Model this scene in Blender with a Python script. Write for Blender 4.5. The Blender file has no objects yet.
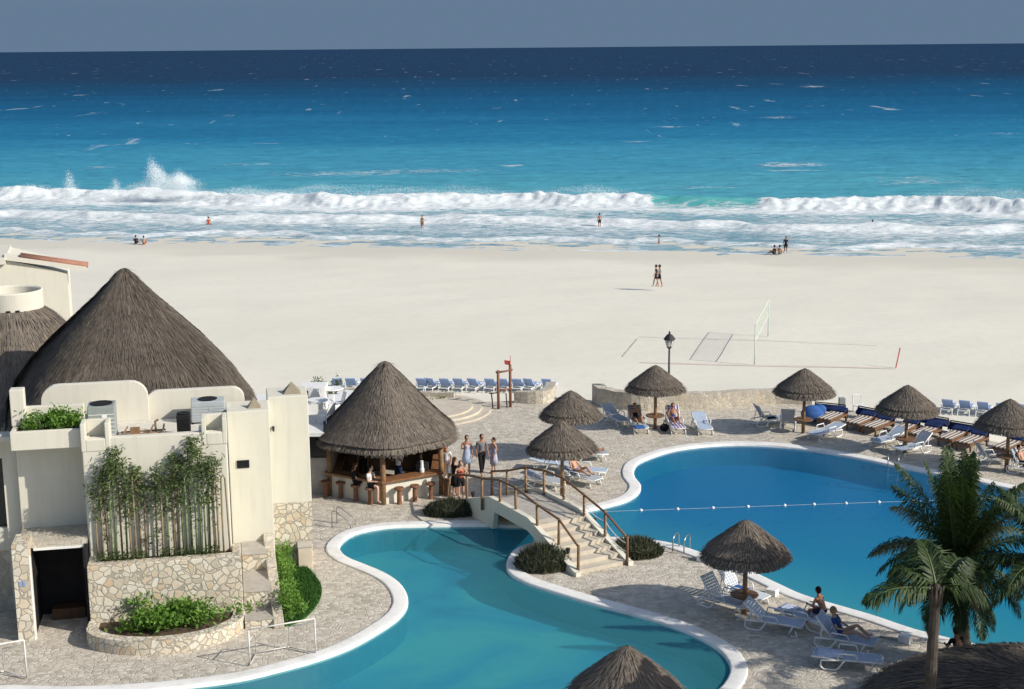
import bpy, bmesh, math, random
import numpy as np
from mathutils import Vector, Matrix, noise
from mathutils.geometry import delaunay_2d_cdt
R = math.radians
random.seed(7)
scene = bpy.context.scene
col = scene.collection

# ------------------------------------------------------------ camera
FOC, PW, PH, CAMZ = 1450.0, 1024.0, 689.0, 17.5
PITCH = math.atan((344.5 - 47.5) / FOC)
ROLL = -math.atan(9 / 1024)
fw = Vector((0, math.cos(PITCH), -math.sin(PITCH)))
r_ = Vector((1, 0, 0)); u_ = r_.cross(fw)
rt = r_ * math.cos(ROLL) + u_ * math.sin(ROLL)
up = -r_ * math.sin(ROLL) + u_ * math.cos(ROLL)
CAM = Vector((0, 0, CAMZ))
cd = bpy.data.cameras.new('camera'); cam = bpy.data.objects.new('camera', cd); col.objects.link(cam)
M = Matrix((rt, up, -fw)).transposed().to_4x4(); M.translation = CAM
cam.matrix_world = M
cd.sensor_width = 36; cd.lens = FOC / PW * 36; cd.clip_end = 200000; cd.clip_start = 0.5
scene.camera = cam

# ------------------------------------------------------------ light
SUN_EL, SUN_AZ = R(31.5), R(-23.5)        # azimuth measured from +X towards +Y
sd = Vector((math.cos(SUN_EL) * math.cos(SUN_AZ), math.cos(SUN_EL) * math.sin(SUN_AZ), math.sin(SUN_EL)))
world = bpy.data.worlds.new('World'); scene.world = world; world.use_nodes = True
wn = world.node_tree; wn.nodes.clear()
sky = wn.nodes.new('ShaderNodeTexSky'); sky.sky_type = 'NISHITA'; sky.sun_disc = False
sky.sun_elevation = SUN_EL; sky.sun_rotation = math.pi / 2 - SUN_AZ
sky.air_density = 1.0; sky.dust_density = 1.5; sky.ozone_density = 1.5
geo = wn.nodes.new('ShaderNodeTexCoord'); sep = wn.nodes.new('ShaderNodeSeparateXYZ')
wn.links.new(geo.outputs['Generated'], sep.inputs[0])
ramp = wn.nodes.new('ShaderNodeMapRange'); ramp.inputs['From Min'].default_value = 0.03
ramp.inputs['From Max'].default_value = 0.30
wn.links.new(sep.outputs['Z'], ramp.inputs['Value'])
mix = wn.nodes.new('ShaderNodeMix'); mix.data_type = 'RGBA'
wn.links.new(ramp.outputs[0], mix.inputs['Factor'])
SKYLOW = (1.02, 1.56, 2.35, 1)                # dull blue haze bank standing over the sea horizon (before the x0.1 strength)
mix.inputs[6].default_value = SKYLOW
wn.links.new(sky.outputs[0], mix.inputs[7])
bg = wn.nodes.new('ShaderNodeBackground'); bg.inputs['Strength'].default_value = 0.10
out = wn.nodes.new('ShaderNodeOutputWorld')
wn.links.new(mix.outputs[2], bg.inputs['Color']); wn.links.new(bg.outputs[0], out.inputs[0])
ld = bpy.data.lights.new('sun', 'SUN'); ld.energy = 3.8; ld.angle = R(0.5); ld.color = (1.0, 0.94, 0.84)
lo = bpy.data.objects.new('sun', ld); col.objects.link(lo)
lo.rotation_euler = sd.to_track_quat('Z', 'Y').to_euler()
vs = scene.view_settings; vs.view_transform = 'Standard'; vs.look = 'None'; vs.exposure = 0.36; vs.gamma = 1
scene.render.engine = 'CYCLES'

# ------------------------------------------------------------ projection helpers
def ray(px, py): return fw * FOC + rt * (px - PW / 2) + up * (PH / 2 - py)
def G(px, py, z=0.0):
    d = ray(px, py); return CAM + d * ((z - CAMZ) / d.z)
def AT(px, py, Y):
    d = ray(px, py); return CAM + d * (Y / d.y)

# ------------------------------------------------------------ materials
MATS = {}
def nmat(name, rough=0.8, spec=0.3):
    m = bpy.data.materials.new(name); m.use_nodes = True
    nt = m.node_tree; b = nt.nodes['Principled BSDF']
    b.inputs['Roughness'].default_value = rough; b.inputs['Specular IOR Level'].default_value = spec
    MATS[name] = m
    return m, nt, b
def N(nt, t, **kw):
    n = nt.nodes.new(t)
    for k, v in kw.items(): setattr(n, k, v)
    return n
def rampn(nt, fac, stops, interp='LINEAR'):
    n = nt.nodes.new('ShaderNodeValToRGB'); e = n.color_ramp.elements; n.color_ramp.interpolation = interp
    while len(e) < len(stops): e.new(0.5)
    for i, (p, c) in enumerate(stops):
        e[i].position = p; e[i].color = (c[0], c[1], c[2], 1) if not isinstance(c, (int, float)) else (c, c, c, 1)
    nt.links.new(fac, n.inputs[0]); return n.outputs[0]
def noisen(nt, vec, scale, detail=4, rough=0.55, dist=0.0):
    n = nt.nodes.new('ShaderNodeTexNoise'); n.inputs['Scale'].default_value = scale
    n.inputs['Detail'].default_value = detail; n.inputs['Roughness'].default_value = rough; n.inputs['Distortion'].default_value = dist
    if vec is not None: nt.links.new(vec, n.inputs['Vector'])
    return n.outputs['Fac']
def mixc(nt, fac, a, b, mode='MIX'):
    n = nt.nodes.new('ShaderNodeMix'); n.data_type = 'RGBA'; n.blend_type = mode
    for s, v in ((0, fac), (6, a), (7, b)):
        if hasattr(v, 'is_output') or isinstance(v, bpy.types.NodeSocket): nt.links.new(v, n.inputs[s])
        elif isinstance(v, (int, float)): n.inputs[s].default_value = v if s == 0 else (v, v, v, 1)
        else: n.inputs[s].default_value = (v[0], v[1], v[2], 1)
    return n.outputs[2]
def math_(nt, op, a, b=None, clamp=False):
    n = nt.nodes.new('ShaderNodeMath'); n.operation = op; n.use_clamp = clamp
    for i, v in enumerate((a, b)):
        if v is None: continue
        if isinstance(v, (int, float)): n.inputs[i].default_value = v
        else: nt.links.new(v, n.inputs[i])
    return n.outputs[0]
def bump(nt, b, h, strength=0.3, dist=0.05):
    n = nt.nodes.new('ShaderNodeBump'); n.inputs['Strength'].default_value = strength; n.inputs['Distance'].default_value = dist
    nt.links.new(h, n.inputs['Height']); nt.links.new(n.outputs[0], b.inputs['Normal'])
def ocoord(nt): return nt.nodes.new('ShaderNodeTexCoord').outputs['Object']
def wcoord(nt): return nt.nodes.new('ShaderNodeNewGeometry').outputs['Position']
def mapv(nt, vec, scale=(1, 1, 1)):
    n = nt.nodes.new('ShaderNodeMapping'); n.inputs['Scale'].default_value = scale
    nt.links.new(vec, n.inputs['Vector']); return n.outputs[0]
def simple(name, c1, c2=None, scale=6, rough=0.7, spec=0.3, bs=0.15, bd=0.01, detail=5):
    m, nt, b = nmat(name, rough, spec)
    if c2 is None: c2 = tuple(x * 0.82 for x in c1)
    f = noisen(nt, ocoord(nt), scale, detail)
    c = rampn(nt, f, [(0.3, c2), (0.7, c1)])
    nt.links.new(c, b.inputs['Base Color'])
    if bs: bump(nt, b, f, bs, bd)
    return m

# stucco
def stucco(name, c, dirt=0.86):
    m, nt, b = nmat(name, 0.85, 0.2)
    v = ocoord(nt)
    f = noisen(nt, v, 0.9, 6, 0.6); g = noisen(nt, mapv(nt, v, (3, 3, 0.35)), 1.5, 5)
    c1 = mixc(nt, rampn(nt, f, [(0.35, 0.0), (0.75, 1.0)]), tuple(x * 0.94 for x in c), c)
    c2 = mixc(nt, rampn(nt, g, [(0.30, 0.7), (0.50, 0.0)]), c1, tuple(x * dirt for x in c))
    nt.links.new(c2, b.inputs['Base Color'])
    bump(nt, b, noisen(nt, v, 30, 3), 0.25, 0.01)
    return m
stucco('stucco', (0.66, 0.635, 0.535)); stucco('stucco_white', (0.66, 0.63, 0.54))
stucco('roof_screed', (0.66, 0.63, 0.55), 0.7)

def stone(name, scale, cols, mortar=(0.42, 0.38, 0.31), mw=0.09, bstr=0.45):
    m, nt, b = nmat(name, 0.85, 0.2)
    v = ocoord(nt)
    nz = nt.nodes.new('ShaderNodeTexNoise'); nz.inputs['Scale'].default_value = 1.8
    nt.links.new(v, nz.inputs['Vector'])
    vm = nt.nodes.new('ShaderNodeVectorMath'); vm.operation = 'SCALE'; vm.inputs['Scale'].default_value = 0.35
    nt.links.new(nz.outputs['Color'], vm.inputs[0])
    va = nt.nodes.new('ShaderNodeVectorMath'); va.operation = 'ADD'
    nt.links.new(v, va.inputs[0]); nt.links.new(vm.outputs[0], va.inputs[1])
    vo = nt.nodes.new('ShaderNodeTexVoronoi'); vo.inputs['Scale'].default_value = scale
    vd = nt.nodes.new('ShaderNodeTexVoronoi'); vd.feature = 'DISTANCE_TO_EDGE'; vd.inputs['Scale'].default_value = scale
    nt.links.new(va.outputs[0], vo.inputs['Vector']); nt.links.new(va.outputs[0], vd.inputs['Vector'])
    sp = nt.nodes.new('ShaderNodeSeparateColor'); nt.links.new(vo.outputs['Color'], sp.inputs[0])
    k = len(cols)
    cc = rampn(nt, sp.outputs[0], [((i + 0.5) / k, c) for i, c in enumerate(cols)])
    f = noisen(nt, v, 9, 5)
    cc = mixc(nt, rampn(nt, f, [(0.35, 0.35), (0.65, 0.0)]), cc, mixc(nt, 0.55, cc, (0.2, 0.17, 0.13)))
    e = rampn(nt, vd.outputs['Distance'], [(mw * 0.5, 0.0), (mw, 1.0)])
    nt.links.new(mixc(nt, e, mortar, cc), b.inputs['Base Color'])
    h = math_(nt, 'ADD', e, math_(nt, 'MULTIPLY', f, 0.4))
    bump(nt, b, h, bstr, 0.04)
    return m
stone('rubble', 4.4, [(0.60, 0.53, 0.40), (0.70, 0.66, 0.55), (0.56, 0.42, 0.27), (0.72, 0.68, 0.58), (0.48, 0.42, 0.32), (0.68, 0.61, 0.48)], mortar=(0.36, 0.33, 0.27))
stone('rubble_grey', 4.6, [(0.48, 0.44, 0.36), (0.60, 0.56, 0.46), (0.40, 0.36, 0.30), (0.58, 0.50, 0.38)], mortar=(0.44, 0.40, 0.34))

def paving():
    m, nt, b = nmat('paving', 0.85, 0.25)
    v = wcoord(nt)
    nz = nt.nodes.new('ShaderNodeTexNoise'); nz.inputs['Scale'].default_value = 1.3
    nt.links.new(v, nz.inputs['Vector'])
    vm = nt.nodes.new('ShaderNodeVectorMath'); vm.operation = 'SCALE'; vm.inputs['Scale'].default_value = 0.5
    nt.links.new(nz.outputs['Color'], vm.inputs[0])
    va = nt.nodes.new('ShaderNodeVectorMath'); va.operation = 'ADD'
    nt.links.new(v, va.inputs[0]); nt.links.new(vm.outputs[0], va.inputs[1])
    mp = mapv(nt, va.outputs[0], (1.9, 2.6, 0.0))
    vo = nt.nodes.new('ShaderNodeTexVoronoi'); vo.distance = 'CHEBYCHEV'; vo.inputs['Scale'].default_value = 2.6
    vd = nt.nodes.new('ShaderNodeTexVoronoi'); vd.feature = 'DISTANCE_TO_EDGE'; vd.inputs['Scale'].default_value = 2.6
    nt.links.new(mp, vo.inputs['Vector']); nt.links.new(mp, vd.inputs['Vector'])
    sp = nt.nodes.new('ShaderNodeSeparateColor'); nt.links.new(vo.outputs['Color'], sp.inputs[0])
    cc = rampn(nt, sp.outputs[0], [(0.05, (0.36, 0.325, 0.265)), (0.3, (0.50, 0.46, 0.385)), (0.6, (0.56, 0.515, 0.435)), (0.9, (0.64, 0.595, 0.51))])
    big = noisen(nt, v, 0.35, 5, 0.6)
    med = noisen(nt, v, 2.2, 6, 0.7)
    cc = mixc(nt, rampn(nt, big, [(0.35, 0.45), (0.6, 0.0)]), cc, (0.62, 0.55, 0.46))
    cc = mixc(nt, rampn(nt, med, [(0.30, 0.55), (0.55, 0.0)]), cc, (0.31, 0.27, 0.22))
    e = rampn(nt, vd.outputs['Distance'], [(0.02, 0.0), (0.12, 1.0)])
    nt.links.new(mixc(nt, e, mixc(nt, 0.55, cc, (0.42, 0.38, 0.31)), cc), b.inputs['Base Color'])
    bump(nt, b, math_(nt, 'ADD', e, math_(nt, 'MULTIPLY', med, 0.8)), 0.6, 0.02)
paving()

def coping_mat():
    m, nt, b = nmat('coping', 0.6, 0.3)
    v = wcoord(nt)
    f = noisen(nt, v, 1.2, 6, 0.65); g = noisen(nt, v, 14, 4)
    c = rampn(nt, f, [(0.3, (0.62, 0.60, 0.56)), (0.5, (0.78, 0.77, 0.74)), (0.8, (0.84, 0.83, 0.80))])
    nt.links.new(mixc(nt, rampn(nt, g, [(0.3, 0.35), (0.5, 0.0)]), c, (0.6, 0.56, 0.5)), b.inputs['Base Color'])
    bump(nt, b, g, 0.2, 0.01)
coping_mat()

def sand_mat():
    m, nt, b = nmat('sand', 0.9, 0.15)
    v = wcoord(nt)
    big = noisen(nt, mapv(nt, v, (0.03, 0.06, 0)), 1, 5, 0.5)
    fine = noisen(nt, mapv(nt, v, (1, 1, 0)), 1.1, 8, 0.75)
    foot = nt.nodes.new('ShaderNodeTexVoronoi'); foot.inputs['Scale'].default_value = 1.1
    nt.links.new(v, foot.inputs['Vector'])
    c = rampn(nt, big, [(0.3, (0.665, 0.635, 0.545)), (0.7, (0.72, 0.69, 0.595))])
    c = mixc(nt, rampn(nt, fine, [(0.35, 0.5), (0.5, 0.0)]), c, (0.635, 0.605, 0.515))
    sp = nt.nodes.new('ShaderNodeSeparateXYZ'); nt.links.new(v, sp.inputs[0])
    wet = nt.nodes.new('ShaderNodeMapRange'); wet.interpolation_type = 'SMOOTHSTEP'
    wet.inputs['From Min'].default_value = -1.82; wet.inputs['From Max'].default_value = -1.98
    wz = math_(nt, 'ADD', sp.outputs['Z'], math_(nt, 'MULTIPLY', math_(nt, 'SUBTRACT', noisen(nt, v, 0.12, 3), 0.5), 0.1))
    nt.links.new(wz, wet.inputs['Value'])
    nt.links.new(mixc(nt, math_(nt, 'MULTIPLY', wet.outputs[0], 0.5), c, (0.50, 0.47, 0.40)), b.inputs['Base Color'])
    bump(nt, b, math_(nt, 'ADD', fine, math_(nt, 'MULTIPLY', foot.outputs['Distance'], 0.5)), 0.35, 0.05)
sand_mat()

def thatch_mat(name, k=1.0):
    m, nt, b = nmat(name, 0.95, 0.1)
    v = ocoord(nt)
    sp = nt.nodes.new('ShaderNodeSeparateXYZ'); nt.links.new(v, sp.inputs[0])
    ang = math_(nt, 'ARCTAN2', sp.outputs['Y'], sp.outputs['X'])
    cb = nt.nodes.new('ShaderNodeCombineXYZ')
    nt.links.new(math_(nt, 'MULTIPLY', ang, 14.0), cb.inputs[0]); nt.links.new(math_(nt, 'MULTIPLY', sp.outputs['Z'], 2.0), cb.inputs[1])
    f = noisen(nt, cb.outputs[0], 2.0, 6, 0.7)
    g = noisen(nt, v, 0.8, 5, 0.6)
    isl = nt.nodes.new('ShaderNodeNewGeometry').outputs['Random Per Island']
    base = rampn(nt, isl, [(0.0, (0.105 * k, 0.088 * k, 0.072 * k)), (0.5, (0.140 * k, 0.119 * k, 0.097 * k)), (0.92, (0.18 * k, 0.153 * k, 0.123 * k)), (1.0, (0.26 * k, 0.215 * k, 0.165 * k))])
    c = mixc(nt, rampn(nt, f, [(0.3, 0.65), (0.6, 0.0)]), base, (0.075 * k, 0.064 * k, 0.054 * k))
    c = mixc(nt, rampn(nt, g, [(0.4, 0.0), (0.7, 0.45)]), c, (0.22 * k, 0.185 * k, 0.15 * k))
    nt.links.new(c, b.inputs['Base Color'])
    bump(nt, b, f, 0.6, 0.04)
thatch_mat('thatch_dark', 0.86); thatch_mat('thatch', 1.22); thatch_mat('thatch_edge', 1.45)

simple('wood', (0.22, 0.12, 0.06), (0.12, 0.065, 0.035), 5, 0.6, 0.3, 0.3, 0.01)
simple('wood_pale', (0.30, 0.18, 0.09), (0.16, 0.095, 0.05), 5, 0.65, 0.3, 0.3, 0.01)
simple('wood_dark', (0.10, 0.055, 0.03), (0.06, 0.035, 0.02), 5, 0.6)
simple('wood_red', (0.25, 0.115, 0.06), (0.15, 0.07, 0.04), 6, 0.6)
simple('counter_wood', (0.27, 0.13, 0.06), (0.16, 0.075, 0.035), 4, 0.45, 0.4)
simple('bark', (0.30, 0.26, 0.21), (0.15, 0.13, 0.10), 5, 0.9, 0.1, 0.6, 0.03)
simple('bark_dark', (0.10, 0.085, 0.07), (0.05, 0.042, 0.035), 5, 0.9, 0.1, 0.6, 0.03)
simple('bamboo', (0.20, 0.26, 0.11), (0.10, 0.13, 0.06), 3, 0.45, 0.4)
simple('bamboo_dry', (0.36, 0.27, 0.17), (0.2, 0.15, 0.09), 3, 0.5, 0.3)
simple('plastic_white', (0.82, 0.82, 0.80), (0.74, 0.74, 0.72), 8, 0.4, 0.45, 0.03)
simple('metal', (0.45, 0.45, 0.45), (0.35, 0.35, 0.35), 8, 0.35, 0.6, 0)
MATS['metal'].node_tree.nodes['Principled BSDF'].inputs['Metallic'].default_value = 0.9
simple('pipe_white', (0.74, 0.72, 0.68), (0.55, 0.52, 0.47), 6, 0.4, 0.4)
simple('black_metal', (0.03, 0.032, 0.035), (0.02, 0.02, 0.02), 8, 0.5, 0.4, 0)
simple('dark', (0.02, 0.02, 0.022), (0.012, 0.012, 0.013), 3, 0.8, 0.2, 0)
simple('dark_glass', (0.015, 0.02, 0.025), (0.01, 0.013, 0.016), 2, 0.15, 0.5, 0)
simple('grey_ac', (0.30, 0.33, 0.32), (0.24, 0.27, 0.26), 4, 0.5, 0.4, 0)
simple('grey_ac_light', (0.44, 0.47, 0.48), (0.38, 0.41, 0.42), 4, 0.5, 0.4, 0)
simple('white_paint', (0.80, 0.80, 0.78), (0.72, 0.72, 0.70), 4, 0.5, 0.3, 0.05)
simple('terracotta', (0.38, 0.20, 0.14), (0.28, 0.13, 0.09), 5, 0.8, 0.2, 0.3, 0.02)
simple('soil', (0.12, 0.09, 0.06), (0.07, 0.05, 0.035), 8, 0.95, 0.1, 0.5, 0.03)
simple('concrete', (0.45, 0.42, 0.37), (0.34, 0.31, 0.27), 3, 0.85, 0.2, 0.3, 0.01)
simple('bin_beige', (0.62, 0.54, 0.42), (0.54, 0.47, 0.37), 3, 0.7, 0.3, 0.1)
simple('sling_blue', (0.44, 0.52, 0.63), (0.36, 0.44, 0.56), 5, 0.8, 0.2, 0.05)
simple('sling_grey', (0.40, 0.44, 0.48), (0.32, 0.36, 0.40), 5, 0.8, 0.2, 0.05)
simple('sling_dark', (0.13, 0.16, 0.20), (0.10, 0.12, 0.15), 5, 0.8, 0.2, 0.05)
simple('cushion_blue', (0.28, 0.38, 0.60), (0.23, 0.32, 0.53), 4, 0.85, 0.2, 0.1)
simple('navy', (0.02, 0.035, 0.11), (0.014, 0.024, 0.08), 4, 0.9, 0.1, 0.2)
simple('towel_blue', (0.05, 0.13, 0.36), (0.035, 0.09, 0.27), 7, 0.95, 0.1, 0.4, 0.02)
simple('towel_pale', (0.52, 0.58, 0.70), (0.42, 0.48, 0.60), 7, 0.95, 0.1, 0.4, 0.02)
simple('rope_white', (0.75, 0.75, 0.72), None, 8, 0.6)
simple('float_white', (0.85, 0.86, 0.86), None, 8, 0.4)
simple('red_cloth', (0.62, 0.12, 0.07), (0.5, 0.09, 0.05), 4, 0.8)
simple('tape_red', (0.60, 0.36, 0.32), (0.64, 0.60, 0.54), 0.5, 0.8, 0.2, 0)
simple('tape_grey', (0.42, 0.44, 0.40), (0.56, 0.56, 0.50), 0.5, 0.8, 0.2, 0)
simple('net_pole', (0.60, 0.66, 0.58), (0.42, 0.52, 0.44), 3, 0.5, 0.3, 0)
simple('net_green', (0.62, 0.68, 0.56), (0.55, 0.62, 0.50), 3, 0.8, 0.3, 0)
simple('bottle_green', (0.03, 0.12, 0.05), (0.02, 0.09, 0.04), 3, 0.2, 0.5, 0)
simple('bottle_amber', (0.30, 0.14, 0.03), (0.2, 0.09, 0.02), 3, 0.2, 0.5, 0)
simple('lens_white', (0.75, 0.75, 0.70), None, 3, 0.3, 0.5, 0)
simple('grass_green', (0.05, 0.13, 0.025), (0.03, 0.08, 0.018), 8, 0.9, 0.1, 0.5, 0.03)
simple('water_basin_wall', (0.03, 0.26, 0.36), (0.025, 0.22, 0.32), 2, 0.6)

def leafm(name, a, b2, trans=0.25):
    m, nt, b = nmat(name, 0.55, 0.3)
    isl = nt.nodes.new('ShaderNodeNewGeometry').outputs['Random Per Island']
    nt.links.new(rampn(nt, isl, [(0.0, a), (1.0, b2)]), b.inputs['Base Color'])
    b.inputs['Subsurface Weight'].default_value = 0.0
    tr = nt.nodes.new('ShaderNodeBsdfTranslucent'); tr.inputs[0].default_value = (b2[0] * 1.3, b2[1] * 1.5, b2[2], 1)
    ms = nt.nodes.new('ShaderNodeMixShader'); ms.inputs[0].default_value = trans
    o = nt.nodes['Material Output']
    nt.links.new(b.outputs[0], ms.inputs[1]); nt.links.new(tr.outputs[0], ms.inputs[2]); nt.links.new(ms.outputs[0], o.inputs[0])
leafm('leaf_palm', (0.012, 0.028, 0.008), (0.062, 0.100, 0.022), 0.15)
leafm('leaf_bamboo', (0.035, 0.065, 0.022), (0.125, 0.165, 0.055), 0.18)
leafm('leaf_bright', (0.06, 0.14, 0.02), (0.17, 0.30, 0.05))
leafm('leaf_dark', (0.020, 0.030, 0.018), (0.085, 0.090, 0.050), .1)
leafm('leaf_dry', (0.12, 0.13, 0.06), (0.26, 0.25, 0.14))
leafm('frond_dry', (0.10, 0.09, 0.04), (0.22, 0.18, 0.08))

def skinm(name, c):
    m, nt, b = nmat(name, 0.5, 0.35)
    f = noisen(nt, ocoord(nt), 12, 3)
    nt.links.new(rampn(nt, f, [(0.3, tuple(x * 0.88 for x in c)), (0.7, c)]), b.inputs['Base Color'])
skinm('skin', (0.50, 0.28, 0.18)); skinm('skin_tan', (0.36, 0.17, 0.10)); skinm('skin_pale', (0.60, 0.40, 0.30))
for nm, c in dict(hair_dark=(0.02, 0.015, 0.012), hair_brown=(0.07, 0.035, 0.02), hair_fair=(0.30, 0.20, 0.10), cloth_white=(0.75, 0.75, 0.76),
                  cloth_black=(0.018, 0.018, 0.02), cloth_grey=(0.20, 0.22, 0.24), cloth_lilac=(0.50, 0.48, 0.62), cloth_blue=(0.04, 0.09, 0.26),
                  cloth_red=(0.50, 0.10, 0.06), cloth_paleblue=(0.42, 0.50, 0.68), cloth_purple=(0.14, 0.12, 0.34), cloth_orange=(0.55, 0.25, 0.12), cloth_navy=(0.02, 0.03, 0.07)).items():
    simple(nm, c, tuple(x * 0.7 for x in c), 9, 0.9, 0.15, 0.3, 0.01)

def stripe(name, a, b2, k, axis='X'):
    m, nt, b = nmat(name, 0.8, 0.2)
    sp = nt.nodes.new('ShaderNodeSeparateXYZ'); nt.links.new(ocoord(nt), sp.inputs[0])
    w = math_(nt, 'FRACT', math_(nt, 'MULTIPLY', sp.outputs[axis], k))
    nt.links.new(rampn(nt, w, [(0.0, a), (0.5, b2)], 'CONSTANT'), b.inputs['Base Color'])
stripe('sling_stripe', (0.36, 0.43, 0.52), (0.70, 0.72, 0.74), 9.0)
stripe('sling_purple', (0.12, 0.10, 0.30), (0.62, 0.60, 0.66), 7.0)
stripe('cushion_stripe', (0.66, 0.64, 0.58), (0.20, 0.12, 0.08), 4.6)
simple('step_stone', (0.58, 0.52, 0.42), (0.46, 0.41, 0.33), 2.5, 0.85, 0.2, 0.3, 0.01)

def pool_water():
    m = bpy.data.materials.new('pool_water'); m.use_nodes = True; MATS['pool_water'] = m
    nt = m.node_tree; nt.nodes.clear()
    o = nt.nodes.new('ShaderNodeOutputMaterial')
    t = nt.nodes.new('ShaderNodeBsdfTransparent'); t.inputs[0].default_value = (0.50, 0.82, 0.88, 1)
    g = nt.nodes.new('ShaderNodeBsdfGlossy'); g.inputs['Roughness'].default_value = 0.08
    gm = nt.nodes.new('ShaderNodeNewGeometry'); dt = nt.nodes.new('ShaderNodeVectorMath'); dt.operation = 'DOT_PRODUCT'
    nt.links.new(gm.outputs['Incoming'], dt.inputs[0]); nt.links.new(gm.outputs['Normal'], dt.inputs[1])
    fres = math_(nt, 'ADD', 0.02, math_(nt, 'MULTIPLY', math_(nt, 'POWER', math_(nt, 'SUBTRACT', 1.0, math_(nt, 'ABSOLUTE', dt.outputs['Value'])), 5.0), 0.55))
    v = wcoord(nt)
    h = math_(nt, 'ADD', noisen(nt, v, 3.0, 4, 0.6, 0.6), math_(nt, 'MULTIPLY', noisen(nt, v, 11.0, 3), 0.35))
    bp = nt.nodes.new('ShaderNodeBump'); bp.inputs['Strength'].default_value = 0.35; bp.inputs['Distance'].default_value = 0.06
    nt.links.new(h, bp.inputs['Height']); nt.links.new(bp.outputs[0], g.inputs['Normal'])
    ms = nt.nodes.new('ShaderNodeMixShader')
    nt.links.new(fres, ms.inputs[0]); nt.links.new(t.outputs[0], ms.inputs[1]); nt.links.new(g.outputs[0], ms.inputs[2])
    body = nt.nodes.new('ShaderNodeMixShader'); body.inputs[0].default_value = 0.35
    df = nt.nodes.new('ShaderNodeBsdfDiffuse'); sx_ = nt.nodes.new('ShaderNodeSeparateXYZ'); nt.links.new(v, sx_.inputs[0])
    wr = nt.nodes.new('ShaderNodeMapRange'); wr.inputs['From Min'].default_value = 53; wr.inputs['From Max'].default_value = 59; nt.links.new(math_(nt, 'ADD', sx_.outputs['Y'], sx_.outputs['X']), wr.inputs['Value'])
    nt.links.new(mixc(nt, wr.outputs[0], (0.06, 0.33, 0.37), (0.004, 0.18, 0.37)), df.inputs['Color'])
    nt.links.new(t.outputs[0], body.inputs[1]); nt.links.new(df.outputs[0], body.inputs[2]); nt.links.new(body.outputs[0], ms.inputs[1])
    nt.links.new(ms.outputs[0], o.inputs[0])
pool_water()
def pool_floor():
    m, nt, b = nmat('pool_floor', 0.7, 0.1)
    v = wcoord(nt); sp = nt.nodes.new('ShaderNodeSeparateXYZ'); nt.links.new(v, sp.inputs[0])
    n1 = noisen(nt, v, 0.22, 4, 0.5, 0.8)
    # painted basin: blue over the deep ends, paler teal over the shallows
    teal, blue, deep = (0.19, 0.52, 0.50), (0.05, 0.36, 0.52), (0.02, 0.24, 0.44)
    c = rampn(nt, n1, [(0.34, deep), (0.45, blue), (0.60, teal)])
    ydeep = nt.nodes.new('ShaderNodeMapRange'); ydeep.inputs['From Min'].default_value = 45; ydeep.inputs['From Max'].default_value = 57
    nt.links.new(sp.outputs['Y'], ydeep.inputs['Value'])
    far = nt.nodes.new('ShaderNodeMapRange'); far.inputs['From Min'].default_value = 43; far.inputs['From Max'].default_value = 46
    nt.links.new(math_(nt, 'ADD', sp.outputs['Y'], math_(nt, 'MULTIPLY', n1, 6.0)), far.inputs['Value'])
    rr = nt.nodes.new('ShaderNodeMapRange'); rr.inputs['From Min'].default_value = 54.0; rr.inputs['From Max'].default_value = 58.0
    nt.links.new(math_(nt, 'ADD', sp.outputs['Y'], sp.outputs['X']), rr.inputs['Value'])
    fr = math_(nt, 'MULTIPLY', far.outputs[0], rr.outputs[0])
    c = mixc(nt, fr, c, mixc(nt, ydeep.outputs[0], (0.06, 0.46, 0.52), (0.003, 0.20, 0.45)))
    # caustic web is light; only a fine tile tone lives in the paint
    g = noisen(nt, v, 5, 3)
    nt.links.new(mixc(nt, math_(nt, 'MULTIPLY', g, 0.18), c, (0.3, 0.6, 0.65)), b.inputs['Base Color'])
pool_floor()

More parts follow.
